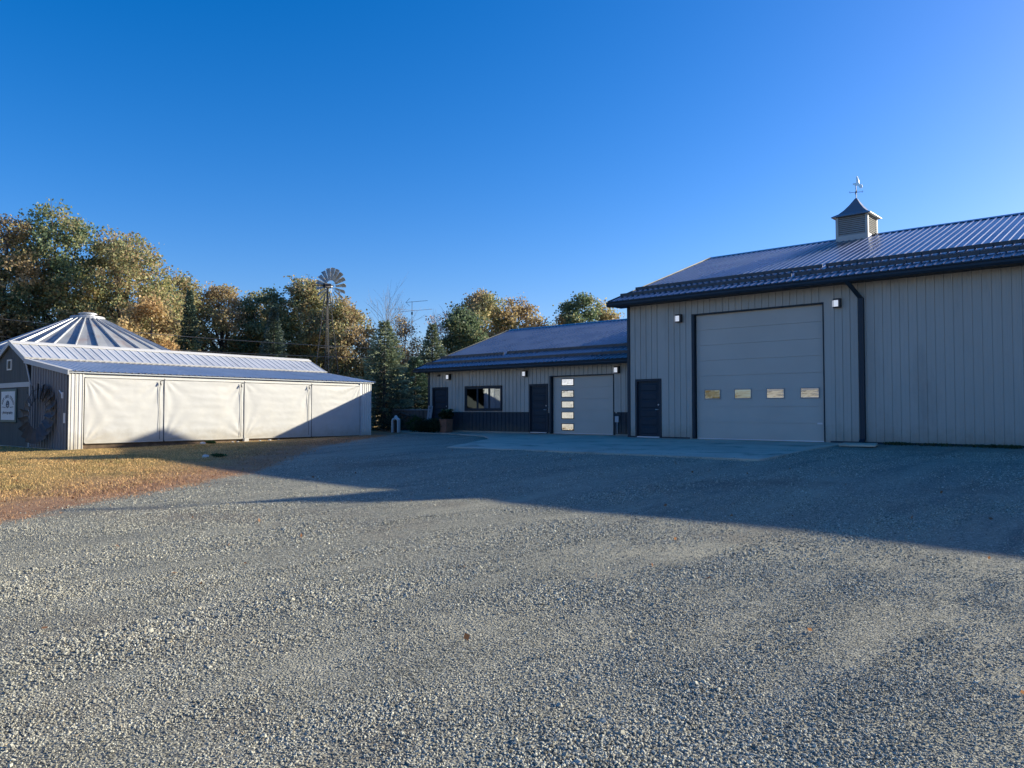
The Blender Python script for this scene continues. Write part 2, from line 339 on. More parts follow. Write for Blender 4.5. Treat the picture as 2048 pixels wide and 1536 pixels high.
def garage_door(parent, x0, x1, z1, y, nsec, panes, glassm, handle=None):
    g = MB().box((x0+.02, y+.155, .02), (x1-.02, y+.19, z1-.01)).build('garage_door', M['gdoor'], parent)
    h = (z1-.03)/nsec
    for i in range(nsec):
        a = .03+i*h; b = MB().box((x0+.02, y+.12, a+.004), (x1-.02, y+.153, a+h-.004))
        for k in range(1, 6): b.box((x0+.03, y+.1175, a+k*h/6-.006), (x1-.03, y+.119, a+k*h/6+.006))
        b.build('door_section', M['gdoor'], g, bevel=.003)
    for (a, b, c, d) in panes:
        t = .028
        MB().box((a-t, y+.095, c-t), (a, y+.116, d+t)).box((b, y+.095, c-t), (b+t, y+.116, d+t)).box((a, y+.095, c-t), (b, y+.116, c)).box((a, y+.095, d), (b, y+.116, d+t)).build('pane_frame', M['gframe'] if nsec > 6 else M['trim'], g, bevel=.004)
        MB().box((a, y+.104, c), (b, y+.1165, d)).build('window_pane', glassm, g)
    MB().box((x0+.02, y+.11, -.005), (x1-.02, y+.15, .029)).build('bottom_seal', M['seal'], g)
    if handle:
        MB().box((handle[0]-.1, y+.10, handle[1]-.025), (handle[0]+.06, y+.118, handle[1]+.025)).build('door_handle', M['seal'], g)
    MB().box((x0-.09, y-.028, 0), (x0, y+.19, z1+.04)).box((x1, y-.028, 0), (x1+.03, y+.19, z1+.04)).box((x0, y-.028, z1), (x1, y+.19, z1+.04)).build('door_trim', M['trim'], parent, bevel=.004)

def roof_slope(parent, x0, x1, ye, ze, yr, zr, m, step=.2286, sign=1):
    """strips running up the slope from the eave (ye, ze) to the ridge (yr, zr)"""
    L = math.hypot(yr-ye, zr-ze); ang = math.atan2(zr-ze, abs(yr-ye)); k = ('roof', round(L, 3), m.name, step)
    if k not in _strips:
        w = step; pr = [(0, 0), (w*.30, 0), (w*.32, .004), (w*.36, .004), (w*.38, 0), (w*.60, 0), (w*.62, .004), (w*.66, .004), (w*.68, 0), (w-.066, 0), (w-.050, .028), (w-.018, .028), (w, 0)]
        n = len(pr); me = bpy.data.meshes.new('roof_panel')
        me.from_pydata([(x, 0, z) for x, z in pr] + [(x, L, z) for x, z in pr], [], [(i, i+1, n+i+1, n+i) for i in range(n-1)]); me.materials.append(m); _strips[k] = me
    n = int(round((x1-x0)/step)); out = []
    for i in range(n):
        if sign > 0: o = inst('roof_panel', _strips[k], parent, (x0+i*step, ye, ze), (ang, 0, 0))
        else: o = inst('roof_panel', _strips[k], parent, (x0+(i+1)*step, ye, ze), (ang, 0, math.pi))
        out.append(o)
    return x0+n*step
def snow_rail(parent, x0, x1, ye, ze, sl, d, bits):
    ca, sa = math.cos(math.atan(sl)), math.sin(math.atan(sl))
    b = MB(); y = ye+d*ca; z = ze+d*sa+.022
    for (a, c, dd) in bits:
        yy, zz = y+dd*ca, z+dd*sa
        b.box((a, yy-.004, zz+.0), (c, yy+.004, zz+.115))
        q = a+.06
        while q < c:
            b.add([(q-.012, yy-.03, zz+.0), (q+.012, yy-.03, zz+.0), (q+.012, yy+.14, zz+.06), (q-.012, yy+.14, zz+.06), (q-.012, yy+.006, zz+.10), (q+.012, yy+.006, zz+.10)],
                  [(0,1,5,4),(4,5,2,3),(0,4,3),(1,2,5)])
            q += .4572
    return b.build('snow_guard', M['snow'], parent)

# ---------------------------------------------------------------- big machine shed (right)
BX0, BX1, BY0, BY1 = -15.57, 13.0, 23.9, 38.7
bS = empty('machine_shed', (0, 0, 0), label='tall grey steel machine shed with a big overhead door and a louvred roof cupola', cat='building')
EZ, RZ = 4.93, 7.74; EY, RY = 23.3, 31.3; SL = (RZ-EZ)/(RY-EY); EY2 = 2*RY-EY
OPB = [(-12.97, -8.485, -.2, 4.28), (-15.26, -14.18, -.2, 2.1)]
wb = MB().prism([(BY0+.2, -.3), (BY1, -.3), (BY1, 4.95), (RY, RZ-.12), (BY0+.2, 5.0)], 'x', BX0+.02, BX1).build('wall', M['siding'], bS)
MB().box((BX0+.02, BY0+.003, 4.33), (BX1, BY0+.199, 4.9)).box((-8.49, BY0+.003, -.3), (BX1, BY0+.199, 4.33)).box((-14.18, BY0+.003, -.3), (-12.97, BY0+.199, 4.33)).box((BX0+.02, BY0+.003, 2.1), (-14.18, BY0+.199, 4.33)).box((BX0+.02, BY0+.003, -.3), (-15.26, BY0+.199, 2.1)).build('wall_framing', M['siding'], wb)
clad(wb, BX0+.09, BX1-8.4, .04, 4.76, BY0, M['siding'], OPB)
MB().box((BX1-8.4, BY0-.003, .04), (BX1, BY0+.001, 4.76)).build('wall_end', M['siding'], wb)
MB().box((BX0-.02, BY0-.035, -.05), (BX0+.09, BY0+.2, 4.76)).build('corner_trim', M['trim'], bS)
MB().box((BX0+.09, BY0-.022, -.02), (-15.27, BY0, .038)).box((-14.17, BY0-.022, -.02), (-13.07, BY0, .038)).box((-8.33, BY0-.022, -.04), (BX1, BY0, .038)).build('base_trim', M['trim'], bS)
walk_door(bS, -15.25, -14.19, 2.09, BY0)
garage_door(bS, -12.88, -8.52, 4.24, BY0, 8, [(x, x+.55, 1.37, 1.65) for x in (-12.55, -11.46, -10.36, -9.26)], M['glass3'], handle=(-8.66, .56))
wall_lamp(bS, -13.42, BY0-.015, 4.17); wall_lamp(bS, -8.05, BY0-.015, 4.2)
rb = MB().prism([(EY, EZ-.02), (RY, RZ-.02), (EY2, EZ-.02), (EY2, EZ-.14), (RY, RZ-.14), (EY, EZ-.14)], 'x', -16.0, BX1+.4).build('roof', M['trim'], bS)
xe = roof_slope(rb, -16.02, BX1+.4, EY-.02, EZ-.004, RY, RZ-.004, M['roof'])
MB().add([(-16.02, RY, RZ), (xe, RY, RZ), (xe, EY2, EZ), (-16.02, EY2, EZ)], [(0, 1, 2, 3)]).build('rear_slope', M['roof'], rb)
MB().prism([(RY-.2, RZ-.045), (RY, RZ+.045), (RY+.2, RZ-.045), (RY, RZ+.02)], 'x', -16.04, xe).build('ridge_cap', M['roof'], rb)
MB().prism([(EY-.02, EZ+.03), (RY, RZ+.05), (EY2, EZ+.03), (EY2, EZ-.16), (RY, RZ-.16), (EY-.02, EZ-.16)], 'x', -16.05, -16.02).build('rake_trim', M['trim'], rb)
MB().box((-16.0, EY+.02, 4.76), (BX1+.4, BY0+.19, 4.775)).build('soffit', M['trim'], bS)
MB().box((-16.02, EY, 4.72), (BX1+.4, EY+.019, 4.94)).build('fascia', M['trim'], bS)
def gutter(parent, x0, x1, y, z0, z1):
    w = .13; MB().prism([(y, z1), (y, z0+.02), (y-.02, z0), (y-w+.04, z0), (y-w+.005, z0+.06), (y-w+.012, z1-.05), (y-w-.012, z1-.02), (y-w-.012, z1), (y-w, z1), (y-w+.006, z1-.03), (y-w+.02, z0+.06), (y-.012, z0+.02), (y-.012, z1)], 'x', x0, x1).build('gutter', M['trim'], parent)
gutter(bS, -16.03, BX1+.4, EY-.002, 4.73, 4.90)
MB().prism([(-7.44, 4.35), (-7.30, 4.35), (-7.62, 4.73), (-7.76, 4.73)][::1], 'y', EY-.10, EY-.0).build('downspout_elbow', M['trim'], bS) if False else None
ds = MB().box((-7.44, BY0-.13, .13), (-7.30, BY0-.03, 4.28))
ds.add([(-7.44, BY0-.13, 4.28), (-7.30, BY0-.13, 4.28), (-7.30, BY0-.03, 4.28), (-7.44, BY0-.03, 4.28), (-7.66, EY-.11, 4.75), (-7.52, EY-.11, 4.75), (-7.52, EY-.01, 4.75), (-7.66, EY-.01, 4.75)],
       [(0,1,5,4),(1,2,6,5),(2,3,7,6),(3,0,4,7)])
ds.add([(-7.44, BY0-.13, .13), (-7.30, BY0-.13, .13), (-7.30, BY0-.03, .13), (-7.44, BY0-.03, .13), (-7.44, BY0-.3, .02), (-7.30, BY0-.3, .02), (-7.30, BY0-.22, -.02), (-7.44, BY0-.22, -.02)], [(0,1,5,4),(1,2,6,5),(2,3,7,6),(3,0,4,7)])
ds.build('downspout', M['trim'], bS)
snow_rail(rb, 0, 0, EY, EZ, SL, .72, [(-15.95, -9.5, 0), (-9.42, BX1, .03)])
snow_rail(rb, 0, 0, EY, EZ, SL, 1.82, [(-15.95, -8.9, 0), (-8.82, -2.6, .05), (-2.5, BX1, 0)])
def rooster(b, s, o):   # flat cut-out bird about 4 mm thick would vanish: give it 3 cm
    pts = [(-.30, .10), (-.16, .0), (.0, -.04), (.10, -.10), (.20, -.26), (.32, -.30), (.40, -.20), (.34, -.02), (.20, .02), (.16, .16), (.14, .34), (.05, .62), (.0, .66), (-.04, .50), (-.02, .30), (-.06, .14), (-.20, .18)]
    b.prism([(o[0]+x*s, o[2]+z*s) for x, z in pts], 'y', o[1]-.015, o[1]+.015)
def cupola(parent, cx, cy):
    w = .60; zt = 8.50; zb = 7.55-.05
    c = MB().prism([(cy-w, 7.40), (cy, 7.70), (cy+w, 7.40), (cy+w, 7.74), (cy-w, 7.74)], 'x', cx-w, cx+w).build('cupola', M['cupola'], parent)
    MB().box((cx-w+.08, cy-w+.08, 7.74), (cx+w-.08, cy+w-.08, zt)).build('cupola_core', M['endmetal'], c)
    for sx in (-1, 1):
        for sy in (-1, 1):
            MB().box((cx+sx*w, cy+sy*w, 7.742), (cx+sx*(w-.1), cy+sy*(w-.1), zt)).build('corner_post', M['cupola'], c)
    n = 10; h = (zt-7.76)/n
    for i in range(n):
        z = 7.76+i*h
        for s in (-1, 1):
            b = MB(); b.add([(cx-w+.1, cy+s*(w-.01), z), (cx+w-.1, cy+s*(w-.01), z), (cx+w-.1, cy+s*(w-.06), z+h*.62), (cx-w+.1, cy+s*(w-.06), z+h*.62),
                            (cx-w+.1, cy+s*(w-.01), z-.008), (cx+w-.1, cy+s*(w-.01), z-.008)], [(0,1,2,3),(4,5,1,0)]).build('louvre', M['cupola'], c)
            b = MB(); b.add([(cx+s*(w-.01), cy-w+.1, z), (cx+s*(w-.01), cy+w-.1, z), (cx+s*(w-.06), cy+w-.1, z+h*.62), (cx+s*(w-.06), cy-w+.1, z+h*.62),
                            (cx+s*(w-.01), cy-w+.1, z-.008), (cx+s*(w-.01), cy+w-.1, z-.008)], [(0,1,2,3),(4,5,1,0)]).build('louvre', M['cupola'], c)
    # flared roof
    prof = [(w+.13, zt-.02), (w+.125, zt+.01), (w*.86, zt+.13), (w*.60, zt+.29), (w*.36, zt+.48), (w*.15, zt+.68), (.045, zt+.76), (.02, zt+.78)]
    b = MB(); vs = []
    for r_, z in prof: vs += [(cx-r_, cy-r_, z), (cx+r_, cy-r_, z), (cx+r_, cy+r_, z), (cx-r_, cy+r_, z)]
    fs = [(i*4+k, i*4+(k+1) % 4, (i+1)*4+(k+1) % 4, (i+1)*4+k) for i in range(len(prof)-1) for k in range(4)] + [(3, 2, 1, 0), tuple(len(vs)-4+k for k in range(4))]
    b.add(vs, fs).build('cupola_roof', M['cuproof'], c)
    v = MB().tube([(cx, cy, zt+.74), (cx, cy, zt+1.30)], .016, 6); zc = zt+1.02
    d1 = Vector((.9, .42, 0)).normalized()
    v.tube([Vector((cx, cy, zc))-d1*.2, Vector((cx, cy, zc))+d1*.2], .009, 5)
    d2 = Vector((-.42, .9, 0)); v.tube([Vector((cx, cy, zc))-d2*.2, Vector((cx, cy, zc))+d2*.2], .009, 5)
    v.tube([(cx, cy, zc-.03), (cx, cy, zc+.03)], .03, 8)
    for d in (d1, -d1, d2, -d2):
        p = Vector((cx, cy, zc))+d*.22; t = Vector((-d.y, d.x, 0))
        v.tube([p-Vector((0, 0, .035)), p+Vector((0, 0, .035))], .008, 4); v.tube([p+Vector((0, 0, .035)), p+Vector((0, 0, .02))+d*.04], .008, 4)
    v.build('vane_rod', M['black'], c)
    b = MB(); rooster(b, .55, (cx+.03, cy, zt+1.30)); b.build('weathervane_bird', M['brass'], c)
cupola(bS, -9.8, RY); cupola(bS, 3.4, RY)

# ---------------------------------------------------------------- low workshop wing
AX0, AX1, AY0, AY1 = -28.3, -15.6, 25.6, 38.4
bA = empty('workshop', (0, 0, 0), label='low grey steel workshop with a small overhead door, triple window and dark wainscot', cat='building')
AE, AR, AEY, ARY = 3.0, 5.46, 25.0, 32.0
OPA = [(-28.02, -26.90, -.2, 2.1), (-21.79, -20.71, -.2, 2.12), (-20.64, -17.345, -.2, 2.44), (-25.79, -23.37, .93, 2.11)]
wa = MB().prism([(AY0+.2, -.3), (AY1, -.3), (AY1, 2.9), (ARY, AR-.12), (AY0+.2, 2.95)], 'x', AX0+.02, AX1).build('wall', M['siding'], bA)
MB().box((AX0+.02, AY0+.003, 2.5), (AX1, AY0+.199, 2.84)).box((-26.90, AY0+.003, -.2), (-21.79, AY0+.199, .93)).box((-26.90, AY0+.003, 2.11), (-21.79, AY0+.199, 2.499)).box((-26.90, AY0+.003, .93), (-25.79, AY0+.199, 2.11)).box((-23.37, AY0+.003, .93), (-21.79, AY0+.199, 2.11)).box((-17.29, AY0+.003, -.2), (AX1, AY0+.199, 2.499)).box((AX0+.02, AY0+.003, -.2), (-28.02, AY0+.199, 2.499)).box((-28.02, AY0+.003, 2.1), (-26.9, AY0+.199, 2.499)).box((-21.79, AY0+.003, 2.12), (-20.64, AY0+.199, 2.499)).box((-20.71, AY0+.003, -.2), (-20.64, AY0+.199, 2.12)).build('wall_framing', M['siding'], wa)
clad(wa, AX0+.09, AX1, .90, 2.82, AY0, M['siding'], OPA)
clad(wa, AX0+.09, AX1, .03, .86, AY0, M['wains'], OPA, name='wainscot_panel', step=.2286)
for a, b in ((-28.21, -28.02), (-26.9, -21.79), (-17.2, AX1)): MB().box((a, AY0-.025, .861), (b, AY0, .899)).build('wainscot_cap', M['trim'], wa)
MB().box((AX0-.02, AY0-.03, -.05), (AX0+.09, AY0+.2, 2.83)).build('corner_trim', M['trim'], bA)
walk_door(bA, -28.01, -26.91, 2.09, AY0); walk_door(bA, -21.78, -20.72, 2.11, AY0)
garage_door(bA, -20.55, -17.38, 2.40, AY0, 5, [(-20.06, -19.46, z, z+.245) for z in (2.035, 1.545, 1.095, .64, .150)], M['glass'])
f = MB()
x0, x1, z0, z1 = -25.76, -23.40, .955, 2.085
f.box((x0, AY0-.035, z0), (x0+.07, AY0+.12, z1)).box((x1-.07, AY0-.035, z0), (x1, AY0+.12, z1)).box((x0+.07, AY0-.035, z0), (x1-.07, AY0+.12, z0+.07)).box((x0+.07, AY0-.035, z1-.07), (x1-.07, AY0+.12, z1))
fr = f.build('window', M['trim'], bA, bevel=.004)
wdt = (x1-x0-.14)/3
for i in range(3):
    a = x0+.07+i*wdt; t = .045
    MB().box((a+.002, AY0+.0, z0+.072), (a+t, AY0+.05, z1-.072)).box((a+wdt-t, AY0, z0+.072), (a+wdt-.002, AY0+.05, z1-.072)).box((a+t, AY0, z0+.072), (a+wdt-t, AY0+.05, z0+.072+t)).box((a+t, AY0, z1-.072-t), (a+wdt-t, AY0+.05, z1-.072)).build('sash', M['trim'], fr)
    MB().box((a+t, AY0+.02, z0+.072+t), (a+wdt-t, AY0+.03, z1-.072-t)).build('window_pane', M['glass2'], fr)
for x in (-26.79, -21.95, -17.14): wall_lamp(bA, x, AY0-.015, 2.58)
MB().box((-27.62, AY0-.06, 2.62), (-27.46, AY0-.015, 2.72)).build('wall_vent', M['black'], bA)
MB().box((-17.26, AY0-.09, .50), (-17.08, AY0-.015, .74)).tube([(-17.17, AY0-.05, .5), (-17.17, AY0-.05, .05)], .018, 6).build('outlet_box', M['greytrim'], bA, bevel=.006)
ra = MB().prism([(AEY, AE-.02), (ARY, AR-.02), (2*ARY-AEY, AE-.02), (2*ARY-AEY, AE-.13), (ARY, AR-.13), (AEY, AE-.13)], 'x', -28.62, AX1-.02).build('roof', M['trim'], bA)
xe = roof_slope(ra, -28.64, AX1-.02, AEY-.02, AE-.004, ARY, AR-.004, M['roof'])
MB().add([(-28.64, ARY, AR), (AX1-.02, ARY, AR), (AX1-.02, 2*ARY-AEY, AE), (-28.64, 2*ARY-AEY, AE)], [(0, 1, 2, 3)]).build('rear_slope', M['roof'], ra)
MB().prism([(ARY-.2, AR-.045), (ARY, AR+.045), (ARY+.2, AR-.045), (ARY, AR+.02)], 'x', -28.66, AX1-.02).build('ridge_cap', M['roof'], ra)
MB().prism([(AEY-.02, AE+.03), (ARY, AR+.05), (2*ARY-AEY, AE+.03), (2*ARY-AEY, AE-.16), (ARY, AR-.16), (AEY-.02, AE-.16)], 'x', -28.67, -28.64).build('rake_trim', M['trim'], ra)
MB().box((-28.6, AEY+.02, 2.83), (AX1-.02, AY0+.19, 2.845)).build('soffit', M['trim'], bA)
MB().box((-28.62, AEY, 2.79), (AX1-.02, AEY+.019, 2.995)).build('fascia', M['trim'], bA)
gutter(bA, -28.65, AX1-.05, AEY-.002, 2.80, 2.955)
ASL = (AR-AE)/(ARY-AEY)
snow_rail(ra, 0, 0, AEY, AE, ASL, .62, [(-28.5, AX1-.1, 0)])
snow_rail(ra, 0, 0, AEY, AE, ASL, 1.7, [(-28.5, -24.2, 0), (-24.1, AX1-.1, .12)])

# ---------------------------------------------------------------- barn with curtained lean-to (left); local frame, origin at far front corner
TH = R(3.0)
bL = empty('gambrel_barn', (-28.0, 21.84, 0), TH, label='grey gambrel barn with a long white curtained lean-to along its side', cat='building')
YN = -12.78
gz = -.42
prof = [(-6.93, gz), (-3.19, gz), (-3.19, 1.83), (-3.72, 2.80), (-5.06, 3.40), (-6.40, 2.80), (-6.93, 1.83)]
MB().prism(prof, 'y', YN+.012, 0).build('wall', M['shed'], bL)
# groove-boarded gable front, one object per board
for i in range(24):
    a = -6.93+i*(3.74/24); b = a+3.74/24; c = (a+b)/2
    def top(x):
        return np.interp(x, [-6.93, -6.40, -5.06, -3.72, -3.19], [1.83, 2.80, 3.40, 2.80, 1.83])
    MB().add([(a+.006, YN, gz), (b-.006, YN, gz), (b-.006, YN, top(b)-.02), (a+.006, YN, top(a)-.02), (a, YN+.014, gz), (b, YN+.014, gz), (b, YN+.014, top(b)-.02), (a, YN+.014, top(a)-.02)],
             [(0,1,2,3),(0,4,7,3),(1,5,6,2)]).build('gable_board', M['shed'], bL)
MB().box((-6.93, YN-.03, 1.80), (-3.19, YN-.002, 1.97)).build('band_board', M['greytrim'], bL)
MB().box((-3.25, YN-.034, gz), (-3.17, YN-.002, 1.80)).box((-6.95, YN-.034, gz), (-6.87, YN-.002, 1.80)).build('corner_board', M['greytrim'], bL)
MB().add([(-3.25, YN-.03, 1.97), (-3.13, YN-.03, 1.86), (-3.66, YN-.03, 2.80), (-3.74, YN-.03, 2.80), (-3.25, YN-.0, 1.97), (-3.13, YN-.0, 1.86), (-3.66, YN-.0, 2.80), (-3.74, YN-.0, 2.80)], [(0,1,2,3),(0,4,5,1),(1,5,6,2),(2,6,7,3),(3,7,4,0)]).build('rake_board', M['greytrim'], bL)
MB().box((-6.95, YN-.02, gz-.02), (-.05, YN-.002, gz+.10)).build('base_board', M['greytrim'], bL)
w = MB().box((-5.38, YN-.04, 2.44), (-4.93, YN-.006, 2.49)).box((-5.38, YN-.04, 2.78), (-4.93, YN-.006, 2.83)).box((-5.38, YN-.04, 2.49), (-5.31, YN-.006, 2.78)).box((-5.0, YN-.04, 2.49), (-4.93, YN-.006, 2.78)).build('vent_window', M['white'], bL)
for k in range(6): MB().box((-5.31, YN-.03, 2.495+k*.047), (-5.0, YN-.012, 2.52+k*.047)).build('louvre', M['black'], w)
# upper roof
def xroof(parent, xe, ze, xr, zr, ya, yb, m, step, name='roof_panel', rib=.02):
    """ribbed strips running from eave (xe, ze) to ridge (xr, zr); the ribs run across the y axis"""
    L = math.hypot(xr-xe, zr-ze); ang = math.atan2(zr-ze, abs(xr-xe)); w = step
    pr = [(0, 0), (w*.45, 0), (w*.47, .004), (w*.52, .004), (w*.54, 0), (w-.06, 0), (w-.044, rib), (w-.016, rib), (w, 0)]
    n = len(pr); me = bpy.data.meshes.new(name)
    # local: x up the slope, y along
    me.from_pydata([(0, y, z) for y, z in pr] + [(-L, y, z) for y, z in pr], [], [(i, i+1, n+i+1, n+i) for i in range(n-1)]); me.materials.append(m)
    k = int(round((yb-ya)/step))
    for i in range(k): inst(name, me, parent, (xe, ya+i*step, ze), (0, ang, 0))
    return ya+k*step
UR = MB().prism([(-3.66, 2.80), (-5.06, 3.43), (-6.46, 2.80), (-7.02, 1.80), (-7.05, 1.82), (-6.50, 2.84), (-5.06, 3.48), (-3.62, 2.84)], 'y', YN-.06, .25).build('roof', M['greytrim'], bL)
ye = xroof(UR, -3.58, 2.835, -5.06, 3.49, YN-.06, .25, M['whiteroof'], .305)
MB().prism([(-5.25, 3.42), (-5.06, 3.50), (-4.82, 3.405), (-4.82, 3.42), (-5.06, 3.525), (-5.25, 3.44)], 'y', YN-.10, ye+.02).build('ridge_cap', M['white'], UR)
MB().prism([(-5.06, 3.36), (-5.06, 3.515), (-3.56, 2.86), (-3.60, 2.70)], 'y', YN-.10, YN-.062).prism([(-5.06, 3.36), (-5.06, 3.515), (-6.52, 2.88), (-7.05, 1.8), (-6.93, 1.74), (-6.42, 2.74)], 'y', YN-.10, YN-.062).build('rake_trim', M['greytrim'], UR)
MB().prism([(-3.60, 2.80), (-3.55, 2.80), (-3.50, 2.845), (-3.60, 2.87)], 'y', YN-.10, ye).build('eave_flashing', M['white'], UR)
# lean-to
LR = MB().prism([(-3.70, 2.76), (.06, 2.23), (.06, 2.19), (-3.70, 2.70)], 'y', YN-.03, .10).build('lean_to_roof', M['greytrim'], bL)
xroof(LR, .10, 2.245, -3.60, 2.785, YN-.05, .12, M['whiteroof'], .2286, name='lean_to_roof_panel', rib=.022)
MB().prism([(-3.62, 2.81), (.12, 2.275), (.12, 2.12), (-3.62, 2.64)], 'y', YN-.09, YN-.052).build('lean_to_rake_trim', M['greytrim'], LR)
MB().prism([(-3.62, 2.815), (.12, 2.28), (.12, 2.268), (-3.62, 2.803)], 'y', YN-.092, YN+.05).build('rake_cap', M['white'], LR)
# end wall of ribbed steel
def toplean(x): return np.interp(x, [-3.70, 0], [2.74, 2.20])
for i in range(14):
    a = -3.16+i*(3.06/14); b = a+3.06/14; r_ = .03
    if a < -.2 or True:
        MB().add([(a, YN+.0, gz+.12), (b-.055, YN, gz+.12), (b-.045, YN-r_, gz+.12), (b-.012, YN-r_, gz+.12), (b, YN, gz+.12), (a, YN, toplean(a)-.03), (b-.055, YN, toplean(b)-.03), (b-.045, YN-r_, toplean(b)-.03), (b-.012, YN-r_, toplean(b)-.03), (b, YN, toplean(b)-.03)],
                 [(0,1,6,5),(1,2,7,6),(2,3,8,7),(3,4,9,8)]).build('end_panel', M['endmetal'], bL)
MB().prism([(-3.18, gz), (-.06, gz), (-.06, 2.15), (-3.18, 2.6)], 'y', YN+.02, YN+.05).build('end_wall', M['endmetal'], bL)
MB().box((-.16, YN-.012, gz), (-.03, YN+.018, 2.16)).build('corner_flashing', M['black'], bL)
MB().box((-.26, YN-.05, .55), (-.16, YN-.02, .88)).build('cover_plate', M['plastic'], bL)
MB().tube([(-.62, YN-.05, 1.62), (-.36, YN-.06, 1.48)], .018, 6).box((-.4, YN-.07, 1.36), (-.33, YN-.03, 1.56)).build('hook_bracket', M['plastic'], bL)
# corner and end posts clad in white ribbed sheet (facing the yard)
def yard_panel(ya, yb, z0, z1, nm='corner_panel'):
    b = MB(); n = max(2, int(round((yb-ya)/.11))); s = (yb-ya)/n
    for i in range(n):
        a = ya+i*s
        b.add([(0, a, z0), (0, a+s-.045, z0), (.016, a+s-.036, z0), (.016, a+s-.012, z0), (0, a+s, z0), (0, a, z1), (0, a+s-.045, z1), (.016, a+s-.036, z1), (.016, a+s-.012, z1), (0, a+s, z1)], [(0,1,6,5),(1,2,7,6),(2,3,8,7),(3,4,9,8)])
    b.box((-.16, ya, z0), (-.003, yb, z1)).build(nm, M['white'], bL)
yard_panel(YN, YN+.225, -.40, 2.17); yard_panel(YN+.235, -12.32, -.40, 2.17)
MB().box((-.03, YN-.004, -.38), (.02, YN+.012, 2.18)).build('corner_angle', M['white'], bL)
yard_panel(-.58, 0, -.22, 2.19)
MB().box((-.05, -.66, -.20), (.012, -.582, 2.19)).build('end_trim', M['galv'], bL)
MB().box((-.10, -12.31, 2.00), (-.03, -.66, 2.17)).build('header_beam', M['white'], bL)
posts = [-12.31, -9.62, -6.44, -3.28, -.66]
for y in posts[1:-1]: MB().box((-.2, y-.07, -.3), (-.06, y+.07, 2.0)).build('post', M['plank'], bL)
MB().box((-.12, -12.31, -.34), (-.035, -.66, -.12)).build('skirt_board', M['plank'], bL)
def curtain(y0, y1, seed):
    z0a, z0b = -.13+.0*y0, -.10; z1 = 2.09; nx, nz = 90, 60; vs = []
    rnd = random.Random(seed); cs = [(rnd.choice([y0, y1]), rnd.choice([z1, z1, -.1]), rnd.uniform(9, 17), rnd.uniform(0, 6), rnd.uniform(.003, .007)) for _ in range(4)]
    for j in range(nz+1):
        for i in range(nx+1):
            u, v = i/nx, j/nz; y = y0+(y1-y0)*u; z = -.12+(z1+.12)*v
            d = .008*noise.noise(Vector((y*1.3, z*1.6, seed)))+.02*math.sin(math.pi*u)*math.sin(math.pi*v)
            for cy, cz, fq, ph, am in cs:
                r = math.hypot(y-cy, z-cz); th = math.atan2(z-cz, abs(y-cy)); fall = math.exp(-r*.75)*min(1, r*2.5)
                d += am*1.5*math.sin(th*fq+ph+.8*noise.noise(Vector((y*2, z*2, seed+5))))*fall
            sag = .5+.5*noise.noise(Vector((y*.7, 3, seed)))
            d += .004*sag*math.sin(z*22+2.4*noise.noise(Vector((y*.9, z*1.2, seed+9)))+seed)*math.sin(math.pi*min(1, u*1.1))
            d += .0025*noise.noise(Vector((y*5, z*9, seed+2)))
            if v > .985: d *= .2
            vs.append((.0+d+.012, y, z))
    b = MB(); b.add(vs, [(j*(nx+1)+i, j*(nx+1)+i+1, (j+1)*(nx+1)+i+1, (j+1)*(nx+1)+i) for j in range(nz) for i in range(nx)])
    o = b.build('curtain', M['fabric'], bL, smooth=True)
    MB().tube([(.03, y0+.02, 2.06), (.03, y1-.02, 2.06)], .014, 6).build('top_hem', M['fabric'], o)
    MB().tube([(.03, y0+.02, -.12), (.035, y1-.02, -.12)], .022, 6).build('bottom_pipe', M['fabric'], o)
for i in range(4): curtain(posts[i]+.015, posts[i+1]-.015, 3+i*11)
for i, y in enumerate(posts[1:-1]):
    MB().box((.0, y-.004, -.10), (.032, y+.010, 2.10)).build('guide_rail', M['endmetal'], bL)
    w_ = [0, .0, .02, .03, .0][:5]
    MB().tube([(.052, y-.17, 1.95), (.05, y-.19+.03*(i == 1), 1.4), (.05, y-.165+.02*(i == 1), .9), (.05, y-.16, .0-.05)], .008, 5).tube([(.07, y-.19, 1.99), (.13, y-.08, 2.03)], .012, 5).tube([(.06, y-.165, 1.97), (.11, y-.165, 1.86)], .02, 6).build('pull_strap', M['bladedark'], bL)

# ---------------------------------------------------------------- lettering helper
def text_mb(txt, size, extrude=.002, align='CENTER'):
    cu = bpy.data.curves.new('lettering', 'FONT'); cu.body = txt; cu.size = size; cu.extrude = extrude; cu.align_x = align; cu.resolution_u = 3
    o = bpy.data.objects.new('lettering', cu); S.collection.objects.link(o)
    bpy.context.view_layer.update(); dg = bpy.context.evaluated_depsgraph_get(); me = bpy.data.meshes.new_from_object(o.evaluated_get(dg))
    r = [v.co.copy() for v in me.vertices], [tuple(p.vertices) for p in me.polygons]
    bpy.data.objects.remove(o); bpy.data.curves.remove(cu); bpy.data.meshes.remove(me); return r
def put_text(mb, txt, size, cx, y, cz, rot=0, sx=1):
    vs, fs = text_mb(txt, size); c, s = math.cos(rot), math.sin(rot)
    mb.add([(cx+(v.x*sx*c-v.y*s), y-v.z, cz+(v.x*sx*s+v.y*c)) for v in vs], fs)

